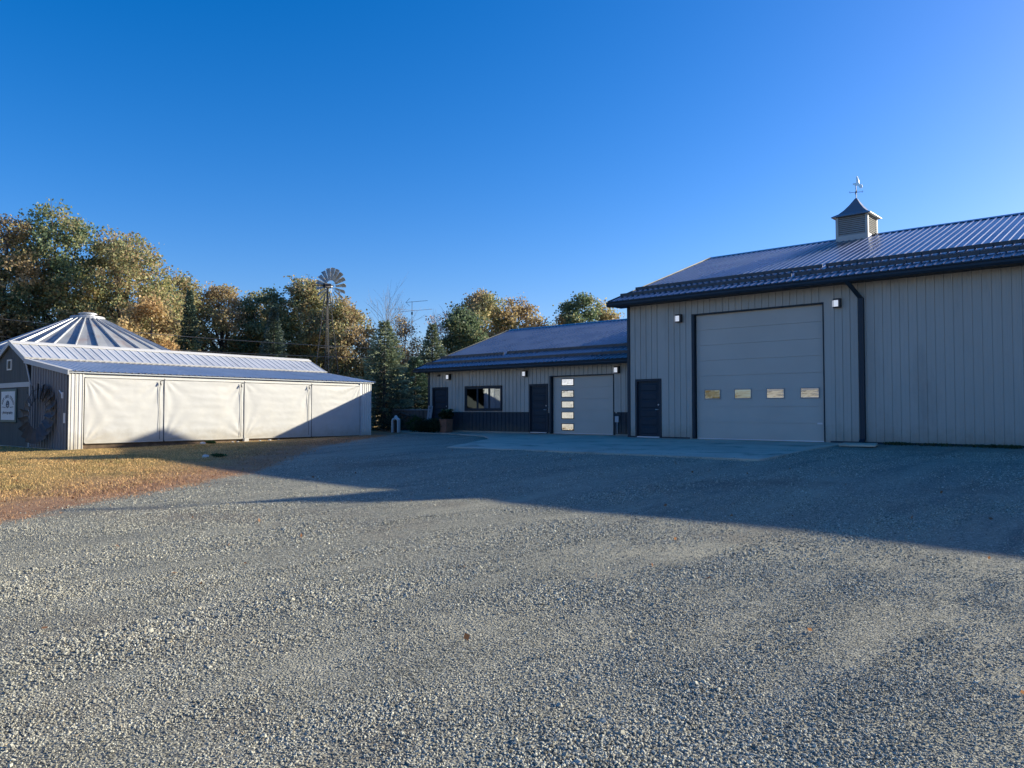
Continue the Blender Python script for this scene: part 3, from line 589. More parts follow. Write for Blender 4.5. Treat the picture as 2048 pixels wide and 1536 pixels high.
# sign on the barn gable (local to barn frame, but a thing of its own)
sg = empty('wall_sign', (-28.0, 21.84, 0), TH, label='white business sign in a dark green frame on the grey barn gable', cat='sign')
sx0, sx1, sz0, sz1 = -5.80, -4.47, .62, 1.66
y = YN-.05
MB().box((sx0-.10, y, sz0-.09), (sx1+.10, YN-.006, sz1+.09)).build('sign_frame', M['signgreen'], sg, bevel=.01)
MB().box((sx0, y-.008, sz0), (sx1, y-.002, sz1)).build('sign_board', M['signwhite'], sg)
t = MB(); cx = (sx0+sx1)/2; cz = 1.03; word = 'LOFT GRID STUDIO'
for i, ch in enumerate(word):
    a = R(154-(154-26)*i/(len(word)-1)); 
    if ch != ' ': put_text(t, ch, .155, cx+.56*math.cos(a), y-.011, cz+.40*math.sin(a), a-math.pi/2, 1.0)
t.build('lettering', M['ink'], sg)
t = MB()
for k in range(28):
    a0, a1 = 2*math.pi*k/28, 2*math.pi*(k+1)/28
    t.tube([(cx+.125*math.cos(a0), y-.012, 1.19+.125*math.sin(a0)), (cx+.125*math.cos(a1), y-.012, 1.19+.125*math.sin(a1))], .014, 4)
t.tube([(cx-.12, y-.012, 1.20), (cx-.03, y-.012, 1.17), (cx+.03, y-.012, 1.21), (cx+.12, y-.012, 1.18)], .016, 4).tube([(cx-.05, y-.012, 1.28), (cx+.02, y-.012, 1.24), (cx+.05, y-.012, 1.29)], .01, 4).tube([(cx-.04, y-.012, 1.10), (cx+.05, y-.012, 1.13)], .01, 4)
t.build('emblem', M['ink'], sg)
t = MB()
for s in (-1, 1): t.tube([(cx+s*.20, y-.011, 1.085), (cx+s*.33, y-.011, 1.075), (cx+s*.42, y-.011, 1.09), (cx+s*.56, y-.011, 1.09)], .009, 4)
put_text(t, 'photography', .15, cx, y-.011, .845, 0, 1.28); t.build('small_print', M['ink'], sg)

# ---------------------------------------------------------------- windmill wheels
def wheel(parent, c, n, ri, ro, bm_, ringm, yaw=0, tilt=0, pitch=35, wi=.16, wo=.36, skip=(), hub=True):
    Rm = Matrix.Rotation(yaw, 3, 'Z') @ Matrix.Rotation(tilt, 3, 'X'); c = Vector(c)
    for k in range(n):
        if k in skip: continue
        a = 2*math.pi*k/n+random.uniform(-.02, .02); er = Vector((math.cos(a), 0, math.sin(a))); et = Vector((-math.sin(a), 0, math.cos(a))); ey = Vector((0, 1, 0))
        p = R(pitch+random.uniform(-4, 4)); wdir = et*math.cos(p)+ey*math.sin(p); nd = -et*math.sin(p)+ey*math.cos(p)
        vs = []
        for j in range(4):
            r = ri+(ro-ri)*j/3; wd = wi+(wo-wi)*j/3
            for q in range(5):
                u = q/4-.5; vs.append(c+Rm @ (er*(r+.02*(1-4*u*u)*(j == 3))+wdir*(u*wd)+nd*(.16*wd*(1-4*u*u))))
        fs = [(j*5+q, j*5+q+1, (j+1)*5+q+1, (j+1)*5+q) for j in range(3) for q in range(4)]
        b = MB().add(vs, fs).build('wheel_blade', bm_, parent)
        so = b.modifiers.new('thick', 'SOLIDIFY'); so.thickness = .004
    rg = MB()
    for rr in (ri+.03, ri+(ro-ri)*.72):
        rg.tube([c+Rm @ Vector((rr*math.cos(a), .03, rr*math.sin(a))) for a in [2*math.pi*k/36 for k in range(37)]], .010, 5, False)
    rg.build('wheel_ring', ringm, parent)
    if hub:
        sp = MB()
        for k in range(6):
            a = 2*math.pi*(k+.5)/6; e = c+Rm @ Vector((math.cos(a)*(ri+(ro-ri)*.7), .02, math.sin(a)*(ri+(ro-ri)*.7)))
            sp.tube([c+Rm @ Vector((0, -.1, 0)), e], .009, 5); sp.tube([c+Rm @ Vector((0, .1, 0)), e], .009, 5)
        sp.build('wheel_spoke', ringm, parent)
        MB().tube([c+Rm @ Vector((0, -.14, 0)), c+Rm @ Vector((0, .14, 0))], .07, 10).build('wheel_hub', ringm, parent)
wmx, wmy = -42.46, 29.48
wm = empty('windmill', (wmx, wmy, 0), 0, label='galvanised farm windmill on a thin steel lattice tower behind the barn', cat='windmill')
TOP = 8.75
def corner(sx, sy, z): h = .80+(.10-.80)*z/TOP; a = R(20); x, y_ = sx*h, sy*h; return Vector((x*math.cos(a)-y_*math.sin(a), x*math.sin(a)+y_*math.cos(a), z))
cs = [(-1, -1), (1, -1), (1, 1), (-1, 1)]
for s in cs: MB().tube([corner(*s, -.1), corner(*s, TOP)], .033, 5).build('tower_leg', M['tower'], wm)
for z in (1.4, 3.2, 5.1, 6.9, 8.0):
    b = MB()
    for i in range(4): b.tube([corner(*cs[i], z), corner(*cs[(i+1) % 4], z)], .016, 4)
    b.build('girt', M['tower'], wm)
zs = [0, 1.4, 3.2, 5.1, 6.9, 8.0]
for za, zb in zip(zs, zs[1:]):
    b = MB()
    for i in range(4): b.tube([corner(*cs[i], za), corner(*cs[(i+1) % 4], zb)], .006, 4)
    b.build('cross_brace', M['tower'], wm)
MB().tube([(0, 0, 8.3), (0, 0, 9.2)], .07, 8).build('mast_pipe', M['tower'], wm)
MB().box((-.13, -.28, 9.02), (.13, .2, 9.30)).tube([(0, -.28, 9.16), (0, -.75, 9.16)], .045, 8).tube([(0, .15, 9.2), (0, .5, 9.2)], .04, 8).build('gear_box', M['black'], wm, bevel=.03)
MB().tube([(0, 0, 8.2), (0, 0, .3)], .014, 5).build('pump_rod', M['tower'], wm)
MB().tube([(-.08, -.3, 9.15), (-.55, -.75, 9.15)], .02, 5).build('tail_arm', M['tower'], wm)
wheel(wm, (-.18, .36, 9.16), 18, .42, 1.24, M['galvb'], M['galv'], yaw=R(14), tilt=R(2), pitch=-34, wi=.13, wo=.30)
w2 = empty('old_wind_wheel', (-28.0, 21.84, 0), TH, label='dull old windmill wheel leaning on the ribbed end wall of the barn', cat='windmill wheel')
wheel(w2, (-1.80, YN-.30, .86), 18, .50, 1.0, M['bladedark'], M['tower'], yaw=R(8), tilt=R(-6), pitch=26, wi=.17, wo=.36, skip=(), hub=False)

# ---------------------------------------------------------------- grain bin behind the barn
BC = (-45.14, 15.85); BR = 4.9
gb = empty('grain_bin', (BC[0], BC[1], 0), label='round grain bin with a ribbed conical steel roof behind the barn', cat='grain bin')
nS = 28; ez, az, r1 = 3.92, 5.92, .78
b = MB(); k = 56; vs = []
zr = [-.1]+[ -.1+.99*i for i in range(1, 5)]
for i, z in enumerate([-.1, .9, .92, 1.9, 1.92, 2.9, 2.92, 3.8]):
    rr = BR-.12+(.02 if i % 2 else 0); vs += [(rr*math.cos(2*math.pi*q/k), rr*math.sin(2*math.pi*q/k), z) for q in range(k)]
b.add(vs, [(i*k+q, i*k+(q+1) % k, (i+1)*k+(q+1) % k, (i+1)*k+q) for i in range(7) for q in range(k)]).build('bin_wall', M['binwall'], gb)
for i in range(nS):
    a0, a1 = 2*math.pi*i/nS, 2*math.pi*(i+1)/nS; am = (a0+a1)/2
    P = lambda r, a, z: (r*math.cos(a), r*math.sin(a), z)
    o = MB().add([P(r1, a0, az), P(BR, a0, ez), P(BR, a1, ez), P(r1, a1, az), P(BR-.02, a0, ez-.07), P(BR-.02, a1, ez-.07), P(BR-.3, am, ez+.11-.03), P((BR+r1)/2, am, (az+ez)/2-.03)],
                 [(0,1,7),(1,2,6),(1,6,7),(2,3,7),(2,7,6),(3,0,7),(1,4,5,2)]).build('roof_panel', M['binsteel'], gb)
    e = Vector((math.cos(a1), math.sin(a1), 0)); t = Vector((-e.y, e.x, 0)); w_ = .035; hh = .09
    A = e*BR+Vector((0, 0, ez)); B = e*r1+Vector((0, 0, az)); up = Vector((0, 0, hh))
    MB().add([A-t*w_, A+t*w_, A+t*w_*.6+up, A-t*w_*.6+up, B-t*w_, B+t*w_, B+t*w_*.6+up, B-t*w_*.6+up], [(0,1,2,3),(4,7,6,5),(1,5,6,2),(0,3,7,4),(3,2,6,7)]).build('roof_rib', M['galv'], gb)
b = MB(); k = 32; pr = [(.84, az-.02), (.86, az+.0), (.86, az+.13), (.82, az+.16), (.52, az+.19), (.38, az+.20), (.38, az+.27), (.46, az+.28), (.46, az+.34), (.30, az+.38), (.01, az+.40)]
vs = []
for r_, z in pr: vs += [(r_*math.cos(2*math.pi*q/k), r_*math.sin(2*math.pi*q/k), z) for q in range(k)]
b.add(vs, [(i*k+q, i*k+(q+1) % k, (i+1)*k+(q+1) % k, (i+1)*k+q) for i in range(len(pr)-1) for q in range(k)]).build('fill_cap', M['galv'], gb)

# ---------------------------------------------------------------- antenna, cables
an = empty('antenna_mast', (-39.5, 34.2, 0), R(41.7), label='thin rooftop style television antenna on a tall mast among the trees', cat='antenna')
MB().tube([(0, 0, 0), (0, 0, 8.35)], .018, 6).build('mast', M['tower'], an)
b = MB().tube([(-.42, 0, 8.28), (1.05, .1, 8.42)], .012, 5)
b.tube([(-.42, 0, 8.28), (-.14, -.1, 8.55)], .012, 4).tube([(-.42, 0, 8.28), (-.14, -.1, 8.02)], .012, 4)
for k in range(9): b.tube([(-.3+k*.15, -.2, 8.29+k*.014), (-.3+k*.15, .3, 8.31+k*.014)], .006, 4)
b.build('upper_boom', M['tower'], an)
b = MB().tube([(-1.0, 0, 7.62), (1.35, .2, 7.85)], .012, 5).tube([(-1.25, -.5, 7.80), (.1, .5, 7.80)], .010, 4)
for k in range(8): b.tube([(-.9+k*.3, -.7, 7.64+k*.029), (-.9+k*.3, .8, 7.66+k*.029)], .007, 4)
b.build('lower_boom', M['galv'], an)
MB().box((-.05, -.05, 7.45), (.05, .05, 7.62)).build('rotor_box', M['black'], an)
def cable(a, b_, sag, name, label):
    a, b_ = Vector(a), Vector(b_); o = MB().tube([a.lerp(b_, t/16)-Vector((0, 0, sag*4*(t/16)*(1-t/16))) for t in range(17)], .016, 4).build(name, M['palebark'], None)
    return tag(o, label, 'cable', 'overhead cables behind the barn')
cable((-62, 4.5, 8.1), (-34.5, 28.4, 4.5), .5, 'overhead_cable', 'upper of two thin cables strung across the trees behind the barn')
cable((-61, 6.0, 6.6), (-34.5, 29.2, 4.0), .5, 'overhead_cable', 'lower of two thin cables strung across the trees behind the barn')

# ---------------------------------------------------------------- foliage
def quads(name, C, size, tint, mt, parent=None, aspect=1.0, up=None, kind=None, droop=0):
    n = len(C); u = RNG.normal(size=(n, 3)); u /= np.linalg.norm(u, axis=1)[:, None]
    if up is not None: u = up*1.4+u*.5; u /= np.linalg.norm(u, axis=1)[:, None]
    w = np.cross(u, RNG.normal(size=(n, 3))); w /= np.linalg.norm(w, axis=1)[:, None]
    s = size[:, None]*.5
    V = np.empty((n, 4, 3)); V[:, 0] = C-u*s; V[:, 1] = C+w*s*.8*aspect; V[:, 2] = C+u*s; V[:, 3] = C-w*s*.8*aspect
    m = bpy.data.meshes.new(name); m.vertices.add(n*4); m.vertices.foreach_set('co', V.astype(np.float32).ravel())
    m.loops.add(n*4); m.loops.foreach_set('vertex_index', np.arange(n*4, dtype=np.int32)); m.polygons.add(n)
    m.polygons.foreach_set('loop_start', np.arange(0, n*4, 4, dtype=np.int32)); m.polygons.foreach_set('loop_total', np.full(n, 4, dtype=np.int32)); m.update()
    a = m.attributes.new('tint', 'FLOAT_COLOR', 'POINT'); a.data.foreach_set('color', np.repeat(np.concatenate([tint, np.ones((n, 1))], 1), 4, axis=0).astype(np.float32).ravel())
    m.materials.append(mt); o = bpy.data.objects.new(name, m); link(o, parent)
    if kind: o['kind'] = kind
    return o
OL, BR_, GO, OR, DG, PK, YG = map(np.array, [(.36, .35, .17), (.42, .32, .175), (.57, .45, .22), (.53, .36, .17), (.16, .22, .12), (.54, .38, .31), (.44, .42, .19)])
PAL = {'olive': [(OL, .5), (BR_, .25), (DG, .15), (YG, .1)], 'brown': [(BR_, .5), (OL, .3), (GO, .12), (DG, .08)], 'green': [(DG, .6), (OL, .35), (BR_, .05)], 'gold': [(GO, .5), (OR, .2), (BR_, .3)],
       'orange': [(OR, .45), (GO, .3), (BR_, .25)], 'pale': [(np.array((.30, .22, .12)), .5), (GO, .2), (BR_, .3)], 'pink': [(PK, .6), (BR_, .4)], 'dark': [(DG*.8, .8), (OL*.7, .2)]}
def tints(C, pal, seed):
    cols = np.array([c for c, _ in PAL[pal]]); wts = np.array([w for _, w in PAL[pal]]); cum = np.cumsum(wts)/wts.sum()
    k = np.array([noise.noise(Vector((p[0]*.45+seed, p[1]*.45, p[2]*.45))) for p in C]); k = .5+k*.75+RNG.normal(0, .16, len(C))
    idx = np.searchsorted(cum, np.clip(k, 0, .999)); return np.clip(cols[np.clip(idx, 0, len(cols)-1)]*RNG.uniform(.65, 1.4, (len(C), 1)), 0, 1)
def tree(x, y, H, rad, pal, label, low=.15, lobes=16, subs=34, per=34, leaf=.17, bark='bark', trunk=None, name='broadleaf_tree', spread=.26, group='autumn trees behind the buildings', bare=0):
    z0 = gh(x, y)-.1; rnd = random.Random(int(abs(x*37+y*91)*10)); t = empty(name, (x, y, z0), 0, label=label, cat='tree', group=group)
    tr = trunk or .022*H+.04; b = MB(); top = Vector((rnd.uniform(-.3, .3), rnd.uniform(-.3, .3), H*.72))
    mid = Vector((rnd.uniform(-.2, .2), rnd.uniform(-.2, .2), H*.35)); b.tube([(0, 0, 0), (0, 0, .3), mid, top], [tr*1.3, tr, tr*.7, tr*.2], 8)
    C = []; zl = H*low
    for k in range(lobes):
        u = (k+.5)/lobes; zz = zl+(H-zl)*(.10+.80*u); frac = (zz-zl)/(H-zl); env = rad*math.sqrt(max(.05, 1-(2*frac*.92-.85)**2))
        a = k*2.4+rnd.uniform(-.4, .4); rr = env*rnd.uniform(.35, .78) if u < .9 else env*.2; lr = rad*rnd.uniform(.30, .46)*(1-.25*u)
        zz = min(zz, H-lr*.8); c = Vector((math.cos(a)*rr, math.sin(a)*rr, zz)); C.append((c, lr))
        s = mid.lerp(top, max(0, min(1, (zz*.62-mid.z)/(top.z-mid.z)))) if zz*.62 > mid.z else Vector((0, 0, max(zz*.55, .5)))
        q = s.lerp(c, .5)+Vector((0, 0, -.08*rad)); b.tube([s, q, c], [tr*.38, tr*.24, tr*.08], 5)
        for _ in range(4+bare*3):
            e = c+Vector((rnd.uniform(-1, 1), rnd.uniform(-1, 1), rnd.uniform(-.5, 1.2))).normalized()*lr*rnd.uniform(.8, 1.15)
            b.tube([q.lerp(c, rnd.uniform(.3, 1)), e], [tr*.10, .008], 4)
            if bare:
                for _ in range(3): b.tube([c.lerp(e, rnd.uniform(.3, .8)), e+Vector((rnd.uniform(-.4, .4), rnd.uniform(-.4, .4), rnd.uniform(0, .6)))], [.012, .004], 3)
    b.build('trunk', M[bark], t)
    pts = []
    for c, lr in C:
        n = max(3, int(subs*(lr/(rad*.38))**2)); d = RNG.normal(size=(n, 3)); d /= np.linalg.norm(d, axis=1)[:, None]; d[:, 2] *= .8
        sc = np.array(c)+d*lr*RNG.uniform(.55, 1.08, (n, 1)); kk = RNG.integers(int(per*.5), int(per*1.5), n)
        P = np.repeat(sc, kk, axis=0); pts.append(P+RNG.normal(0, spread, P.shape)*np.array([1, 1, .7]))
    P = np.concatenate(pts); P[:, 2] = np.maximum(P[:, 2], .3)
    w = P+np.array([x, y, z0])
    quads('crown', P, RNG.uniform(.6, 1.35, len(P))*leaf, tints(w, pal, H), M['leaf'], t)
    return t
def conifer(x, y, H, rad, label, col=(.08, .125, .08), n=None, name='spruce_tree', tipcol=None, skinny=1.0, group='spruces behind the yard'):
    z0 = gh(x, y)-.05; t = empty(name, (x, y, z0), 0, label=label, cat='tree', group=group)
    b = MB().tube([(0, 0, 0), (0, 0, H*.97)], [.03*H*.5+.03, .01], 7); pts = []; ts = []; ups = []; col = np.array(col); tip = np.array(tipcol) if tipcol else col*1.8
    z = .25; k = 0
    while z < H*.97:
        f = z/H; r = rad*(1-f)**skinny*random.uniform(.86, 1.1)+.07; nb = 9 if f < .7 else 6
        for j in range(nb):
            a = 2*math.pi*(j+random.random()*.6)/nb+k*.7; rr = r*random.uniform(.75, 1.15); L = max(.12, rr)
            dr = -.25*L+.12; e = Vector((math.cos(a)*L, math.sin(a)*L, z+dr)); b.tube([(0, 0, z), e], [.02*(1-f)+.006, .004], 3)
            m = int(26+70*L)
            s = np.sqrt(RNG.uniform(.02, 1, m)); wd = .10+.20*L*(1-s)*1.1
            side = RNG.normal(0, 1, m)*wd*.55
            P = np.stack([math.cos(a)*L*s-math.sin(a)*side, math.sin(a)*L*s+math.cos(a)*side, z+dr*s+.05*RNG.normal(size=m)-np.abs(side)*.25+.10*L*s**3], 1)
            pts.append(P); ts.append(col+(tip-col)*(s[:, None]**2)*RNG.uniform(.2, 1, (m, 1)))  # needles lighten towards branch ends: sunlit tips painted into the tint
            ups.append(np.tile([math.cos(a), math.sin(a), .1], (m, 1)))
        z += .17+.10*(1-f); k += 1
    b.build('trunk', M['bark'], t)
    P = np.concatenate(pts); quads('foliage', P, RNG.uniform(.09, .19, len(P)), np.clip(np.concatenate(ts)*RNG.uniform(.7, 1.3, (len(P), 1)), 0, 1), M['needle'], t, aspect=.45, up=np.concatenate(ups))
    return t
TREES = [
 (-56.6, 15.0, 14.4, 3.9, 'brown', 'tall rusty brown oak left of the tallest green oak', dict(lobes=22, subs=44, per=36)),
 (-55.9, 17.9, 15.2, 4.4, 'green', 'tallest dark green oak above the grain bin', dict(lobes=24, subs=44, per=38)),
 (-53.6, 20.9, 13.7, 4.5, 'olive', 'broad olive brown oak right of the tallest green oak', dict(lobes=26, subs=48, per=38)),
 (-58.6, 11.6, 14.2, 3.9, 'brown', 'bronze oak at the far left edge behind the barn', dict(lobes=18)),
 (-48.6, 11.0, 8.0, 2.8, 'gold', 'yellow leaved small tree left of the grain bin', dict(lobes=12, subs=24, per=26, low=.05)),
 (-58.5, 23.4, 9.6, 2.6, 'olive', 'olive oak filling the slope right of the broad oak', dict(lobes=18, subs=40)),
 (-47.6, 20.3, 8.6, 2.1, 'orange', 'glowing orange maple right of the grain bin cap', dict(lobes=14, subs=32, low=.05)),
 (-56.9, 26.4, 11.9, 3.0, 'olive', 'rounded olive tree behind the narrow dark spruce', dict(lobes=18, subs=40)),
 (-56.7, 29.5, 11.4, 3.5, 'brown', 'brown oak between the two spruces behind the barn', dict(lobes=20, subs=42)),
 (-57.3, 33.0, 11.2, 2.6, 'olive', 'slim olive tree left of the windmill trees', dict(lobes=14)),
 (-54.2, 32.2, 11.3, 2.9, 'green', 'dark green oak just left of the windmill', dict(lobes=18, subs=40)),
 (-52.0, 34.4, 11.8, 3.7, 'olive', 'big olive oak standing behind the windmill', dict(lobes=26, subs=48, per=38)),
 (-48.6, 35.2, 10.0, 2.8, 'brown', 'shorter brown oak right of the windmill oak', dict(lobes=16, subs=36)),
 (-46.2, 34.0, 7.4, 2.1, 'brown', 'low rust brown maple right of the windmill tower', dict(lobes=14, low=.04)),
 (-46.6, 37.4, 6.4, 2.1, 'gold', 'small yellow tree beside the rust brown maple', dict(lobes=12, low=.04)),
 (-42.3, 43.9, 11.0, 3.3, 'brown', 'large bronze oak behind the workshop roof', dict(lobes=24, subs=46, per=38)),
 (-40.6, 46.8, 10.6, 3.1, 'pale', 'pale golden tree right of the bronze oak', dict(lobes=18, subs=38)),
 (-38.0, 49.0, 9.7, 2.3, 'gold', 'low golden tree between the bronze oak and the dark topped tree', dict(lobes=12)),
 (-38.3, 38.1, 8.7, 2.1, 'dark', 'dark green dense tree left of the bronze oak', dict(lobes=18, subs=46, low=.03)),
 (-35.8, 48.2, 10.8, 1.9, 'green', 'small green topped tree above the workshop ridge', dict(lobes=14, subs=40)),
 (-35.9, 51.6, 10.2, 2.7, 'brown', 'brown tree next to the machine shed eave', dict(lobes=16, subs=38)),
 (-42.0, 52.0, 8.9, 3.0, 'olive', 'olive tree hidden low behind the bronze oak', dict(lobes=12)),
]
for x, y, H, rad, pal, lab, kw in TREES: tree(x, y, H, rad, pal, lab, **kw)
tree(-44.5, 37.7, 8.7, 1.9, 'pale', 'sparse pale autumn tree below the antenna, branches showing', low=.08, lobes=16, subs=22, per=22, bare=1, bark='palebark', leaf=.13, trunk=.10)
tree(-45.2, 42.6, 9.8, 1.8, 'pink', 'thin pinkish tree with mostly bare twigs right of the antenna', low=.2, lobes=14, subs=15, per=16, bare=1, bark='palebark', leaf=.13, trunk=.10)
# bare tree
def bare_tree(x, y, H, label):
    z0 = gh(x, y); t = empty('bare_tree', (x, y, z0), 0, label=label, cat='tree'); b = MB(); rnd = random.Random(5)
    def grow(p, d, L, r, dep):
        n = p+d*L; b.tube([p, p.lerp(n, .5)+Vector((rnd.uniform(-1, 1), rnd.uniform(-1, 1), 0))*L*.04, n], [r, r*.85, r*.65], 5 if dep > 2 else 3)
        if dep == 0: return
        for k in range(3 if dep > 1 else 2):
            nd = (d+Vector((rnd.uniform(-1, 1), rnd.uniform(-1, 1), rnd.uniform(-.1, .7)))*.55).normalized(); grow(p.lerp(n, rnd.uniform(.55, 1)), nd, L*rnd.uniform(.6, .82), r*.58, dep-1)
    grow(Vector((0, 0, 0)), Vector((0, 0, 1)), H*.36, .065, 5); b.build('trunk', M['palebark'], t)
bare_tree(-43.6, 34.3, 11.5, 'leafless grey tree reaching above the tall spruce')
conifer(-32.6, 26.3, 6.05, 2.35, 'tall pointed green spruce beside the far end of the lean-to', tipcol=(.55, .58, .34), skinny=.78)
conifer(-46.96, 22.4, 8.8, 1.45, 'narrow dark spruce in front of the brown oaks', skinny=.9, tipcol=(.10, .15, .12))
conifer(-44.67, 26.91, 7.9, 1.9, 'bluish spruce left of the windmill', tipcol=(.16, .20, .17), skinny=.9)
conifer(-34.4, 31.4, 6.5, 1.8, 'broad dark spruce behind the workshop corner', tipcol=(.42, .45, .27), skinny=.8)
conifer(-33.2, 29.0, 4.2, 2.0, 'short dark spruce filling the gap at the workshop corner', skinny=.8)
conifer(-52.6, 12.4, 8.4, 2.6, 'dark spruce at the left edge above the barn roof', skinny=.9)
# undergrowth belt behind everything
n = 90000; tt = RNG.uniform(0, 1, n); path = np.array([(-70, 2), (-66, 14), (-62, 27), (-60, 38), (-55, 47), (-47, 56), (-36, 60), (-22, 62)])
q = tt*(len(path)-1); i = np.minimum(q.astype(int), len(path)-2); P2 = path[i]+(path[i+1]-path[i])*(q-i)[:, None]+RNG.normal(0, 1.6, (n, 2))
hz = np.array([2.5+1.6*noise.noise(Vector((a*.22, b*.22, 1)))+1.2*noise.noise(Vector((a*.7, b*.7, 2))) for a, b in P2])
P = np.concatenate([P2, (RNG.uniform(0, 1, n)**.8*(hz+3))[:, None]], 1)
tag(quads('undergrowth', P, RNG.uniform(.15, .35, n), tints(P, 'olive', 2)*.8, M['leaf']), kind='stuff')
# trees and a white barn behind the photographer, seen in the window panes
for k, (x, y, H, rad, pal) in enumerate([(-36.5, -20, 12, 4.0, 'brown'), (-42, -13, 11, 4, 'green'), (-41, -24, 11, 4, 'olive'), (-48, -6, 12, 4.5, 'brown'), (-24, -38, 12, 4.5, 'gold')]):
    tree(x, y, H, rad, pal, ['tree across the lane left of the white barn, rusty', 'dark green tree across the lane', 'olive tree across the lane behind the barn', 'rusty tree across the lane farthest from the barn', 'golden tree directly behind the white barn'][k], lobes=12, subs=24, per=26, leaf=.3, spread=.35, group='trees across the lane')
ob = empty('white_barn', (0, 0, 0), label='long white barn across the lane, mirrored in the shed panes', cat='building')
MB().box((-30.8, -30, -.6), (-12, -22, 3.0)).build('wall', M['whiteroof'], ob); MB().prism([(-30.4, 3.0), (-26, 4.8), (-21.6, 3.0), (-21.6, 2.9), (-30.4, 2.9)], 'x', -31.2, -11.6).build('roof', M['whiteroof'], ob)
for x in (-28.4, -22, -16): MB().box((x, -21.99, -.5), (x+2.2, -21.93, 2.2)).build('door', M['greytrim'], ob)

# ---------------------------------------------------------------- small things by the workshop
wf = empty('board_fence', (-28.4, 26.05, 0), 0, label='short rough board fence running off the workshop corner', cat='fence')
for i in range(17):
    x = -3.1+i*.18; h = 1.0+random.uniform(-.03, .03)
    MB().box((x, random.uniform(-.006, .006), -.2), (x+.165, .025, h)).build('fence_board', M['wood'], wf)
MB().box((-3.15, -.03, .98), (.0, .06, 1.03)).build('top_rail', M['greyboard'], wf)
MB().box((-3.18, -.05, -.3), (-3.05, .08, 1.06)).build('fence_post', M['wood'], wf); MB().box((-.1, -.03, -.3), (.02, .09, 1.06)).build('fence_post', M['wood'], wf)
# dark tree-root sculpture / arched trellis standing against the fence
tr_ = MB(); 
for s in (-1, 1): tr_.tube([(-2.45+s*.02, -.16, -.1), (-2.5+s*.25, -.16, .25), (-2.35+s*.4, -.15, .62), (-2.0+s*.45, -.14, .80)], [.09, .07, .05, .03], 7)
tr_.tube([(-2.9, -.15, .6), (-2.3, -.15, .86), (-1.6, -.15, .70), (-1.1, -.15, .72)], [.03, .06, .05, .03], 7).tube([(-1.15, -.15, .72), (-1.12, -.15, .1)], .03, 6)
o = tr_.build('driftwood', M['bark'], None); o.location = (-28.4, 26.0, 0); tag(o, 'dark gnarled driftwood branch leaning against the board fence', 'driftwood')
vs_ = empty('vertical_sign', (-28.12, 25.38, gh(-28.1, 25.3)), R(4), label='narrow grey upright board sign leaning by the workshop corner', cat='sign')
vs_.rotation_euler = (R(-6), R(4), R(8))
MB().box((-.14, -.02, 0), (.14, .012, 1.28)).build('sign_board', M['greyboard'], vs_)
t = MB()
for i, ch in enumerate('WELCOME'): put_text(t, ch, .16, 0, -.024, 1.10-i*.155)
t.build('lettering', M['ink'], vs_)
# white arched hutch
hu = empty('arched_hutch', (-29.1, 24.2, gh(-29.1, 24.2)), R(35), label='small white arched hutch with a dark opening and a knob on top', cat='hutch')
def arch(w, h, n=12): return [(-w, 0)]+[(w*-math.cos(math.pi*k/n), h-w+w*math.sin(math.pi*k/n)) for k in range(n+1)]+[(w, 0)]
o_, i_ = arch(.17, .72), arch(.115, .64)
b = MB(); n = len(o_)
b.add([(x, -.2, z) for x, z in o_]+[(x, -.2, z) for x, z in i_]+[(x, .2, z) for x, z in o_]+[(x, .14, z) for x, z in i_],
      [(k, k+1, n+k+1, n+k) for k in range(n-1)]+[(k, 2*n+k, 2*n+k+1, k+1) for k in range(n-1)]+[(n+k, n+k+1, 3*n+k+1, 3*n+k) for k in range(n-1)]+[tuple(2*n+k for k in range(n))]).build('shell', M['plastic'], hu)
MB().prism(i_, 'y', .10, .138).build('dark_back', M['black'], hu)
MB().tube([(0, 0, .70), (0, 0, .75), (0, 0, .78), (0, 0, .83)], [.10, .10, .06, .06], 10).build('knob', M['plastic'], hu)
# planter box with plants
pl = empty('planter_box', (-26.35, 24.95, gh(-26.3, 24.9)), 0, label='terracotta coloured square planter with a bushy plant beside the workshop door', cat='planter')
MB().prism([(-.20, 0), (.20, 0), (.235, .60), (-.235, .60)], 'y', -.22, .22).box((-.25, -.24, .60), (.25, .24, .65)).build('box', M['planter'], pl, bevel=.01)
def bush(name, x, y, z, rx, ry, h, n, col, label=None, cat=None, group=None, parent=None, leaf=.06, nm=None):
    d = RNG.normal(size=(n, 3)); d /= np.linalg.norm(d, axis=1)[:, None]; r = RNG.uniform(.5, 1.05, (n, 1)); P = d*r*np.array([rx, ry, h/2])+np.array([0, 0, h/2]); P[:, 2] = np.maximum(P[:, 2], .01)
    lump = np.array([noise.noise(Vector((p[0]*4+x, p[1]*4+y, p[2]*4))) for p in P]); P = P*(1+.25*lump[:, None])
    c = np.array(col)*RNG.uniform(.5, 1.5, (n, 1)); o = quads(name, P, RNG.uniform(.6, 1.5, n)*leaf, np.clip(c, 0, 1), M['leaf'], parent, aspect=.7)
    o.location = (x, y, z)
    if label: tag(o, label, cat, group)
    return o
bush('plant', 0, 0, .62, .36, .34, .48, 1300, (.035, .05, .02), parent=pl, leaf=.09)
b = MB()
for k in range(26):
    a = random.uniform(0, 6.28); r_ = random.uniform(.2, .5); b.tube([(0, 0, .9), (math.cos(a)*r_*.6, math.sin(a)*r_*.6, 1.1), (math.cos(a)*r_, math.sin(a)*r_, 1.0+random.uniform(-.1, .12))], [.008, .014, .003], 3)
M['fern'] = mat('pale_green_stems', (.16, .19, .07), .6); b.build('trailing_stem', M['fern'], pl)
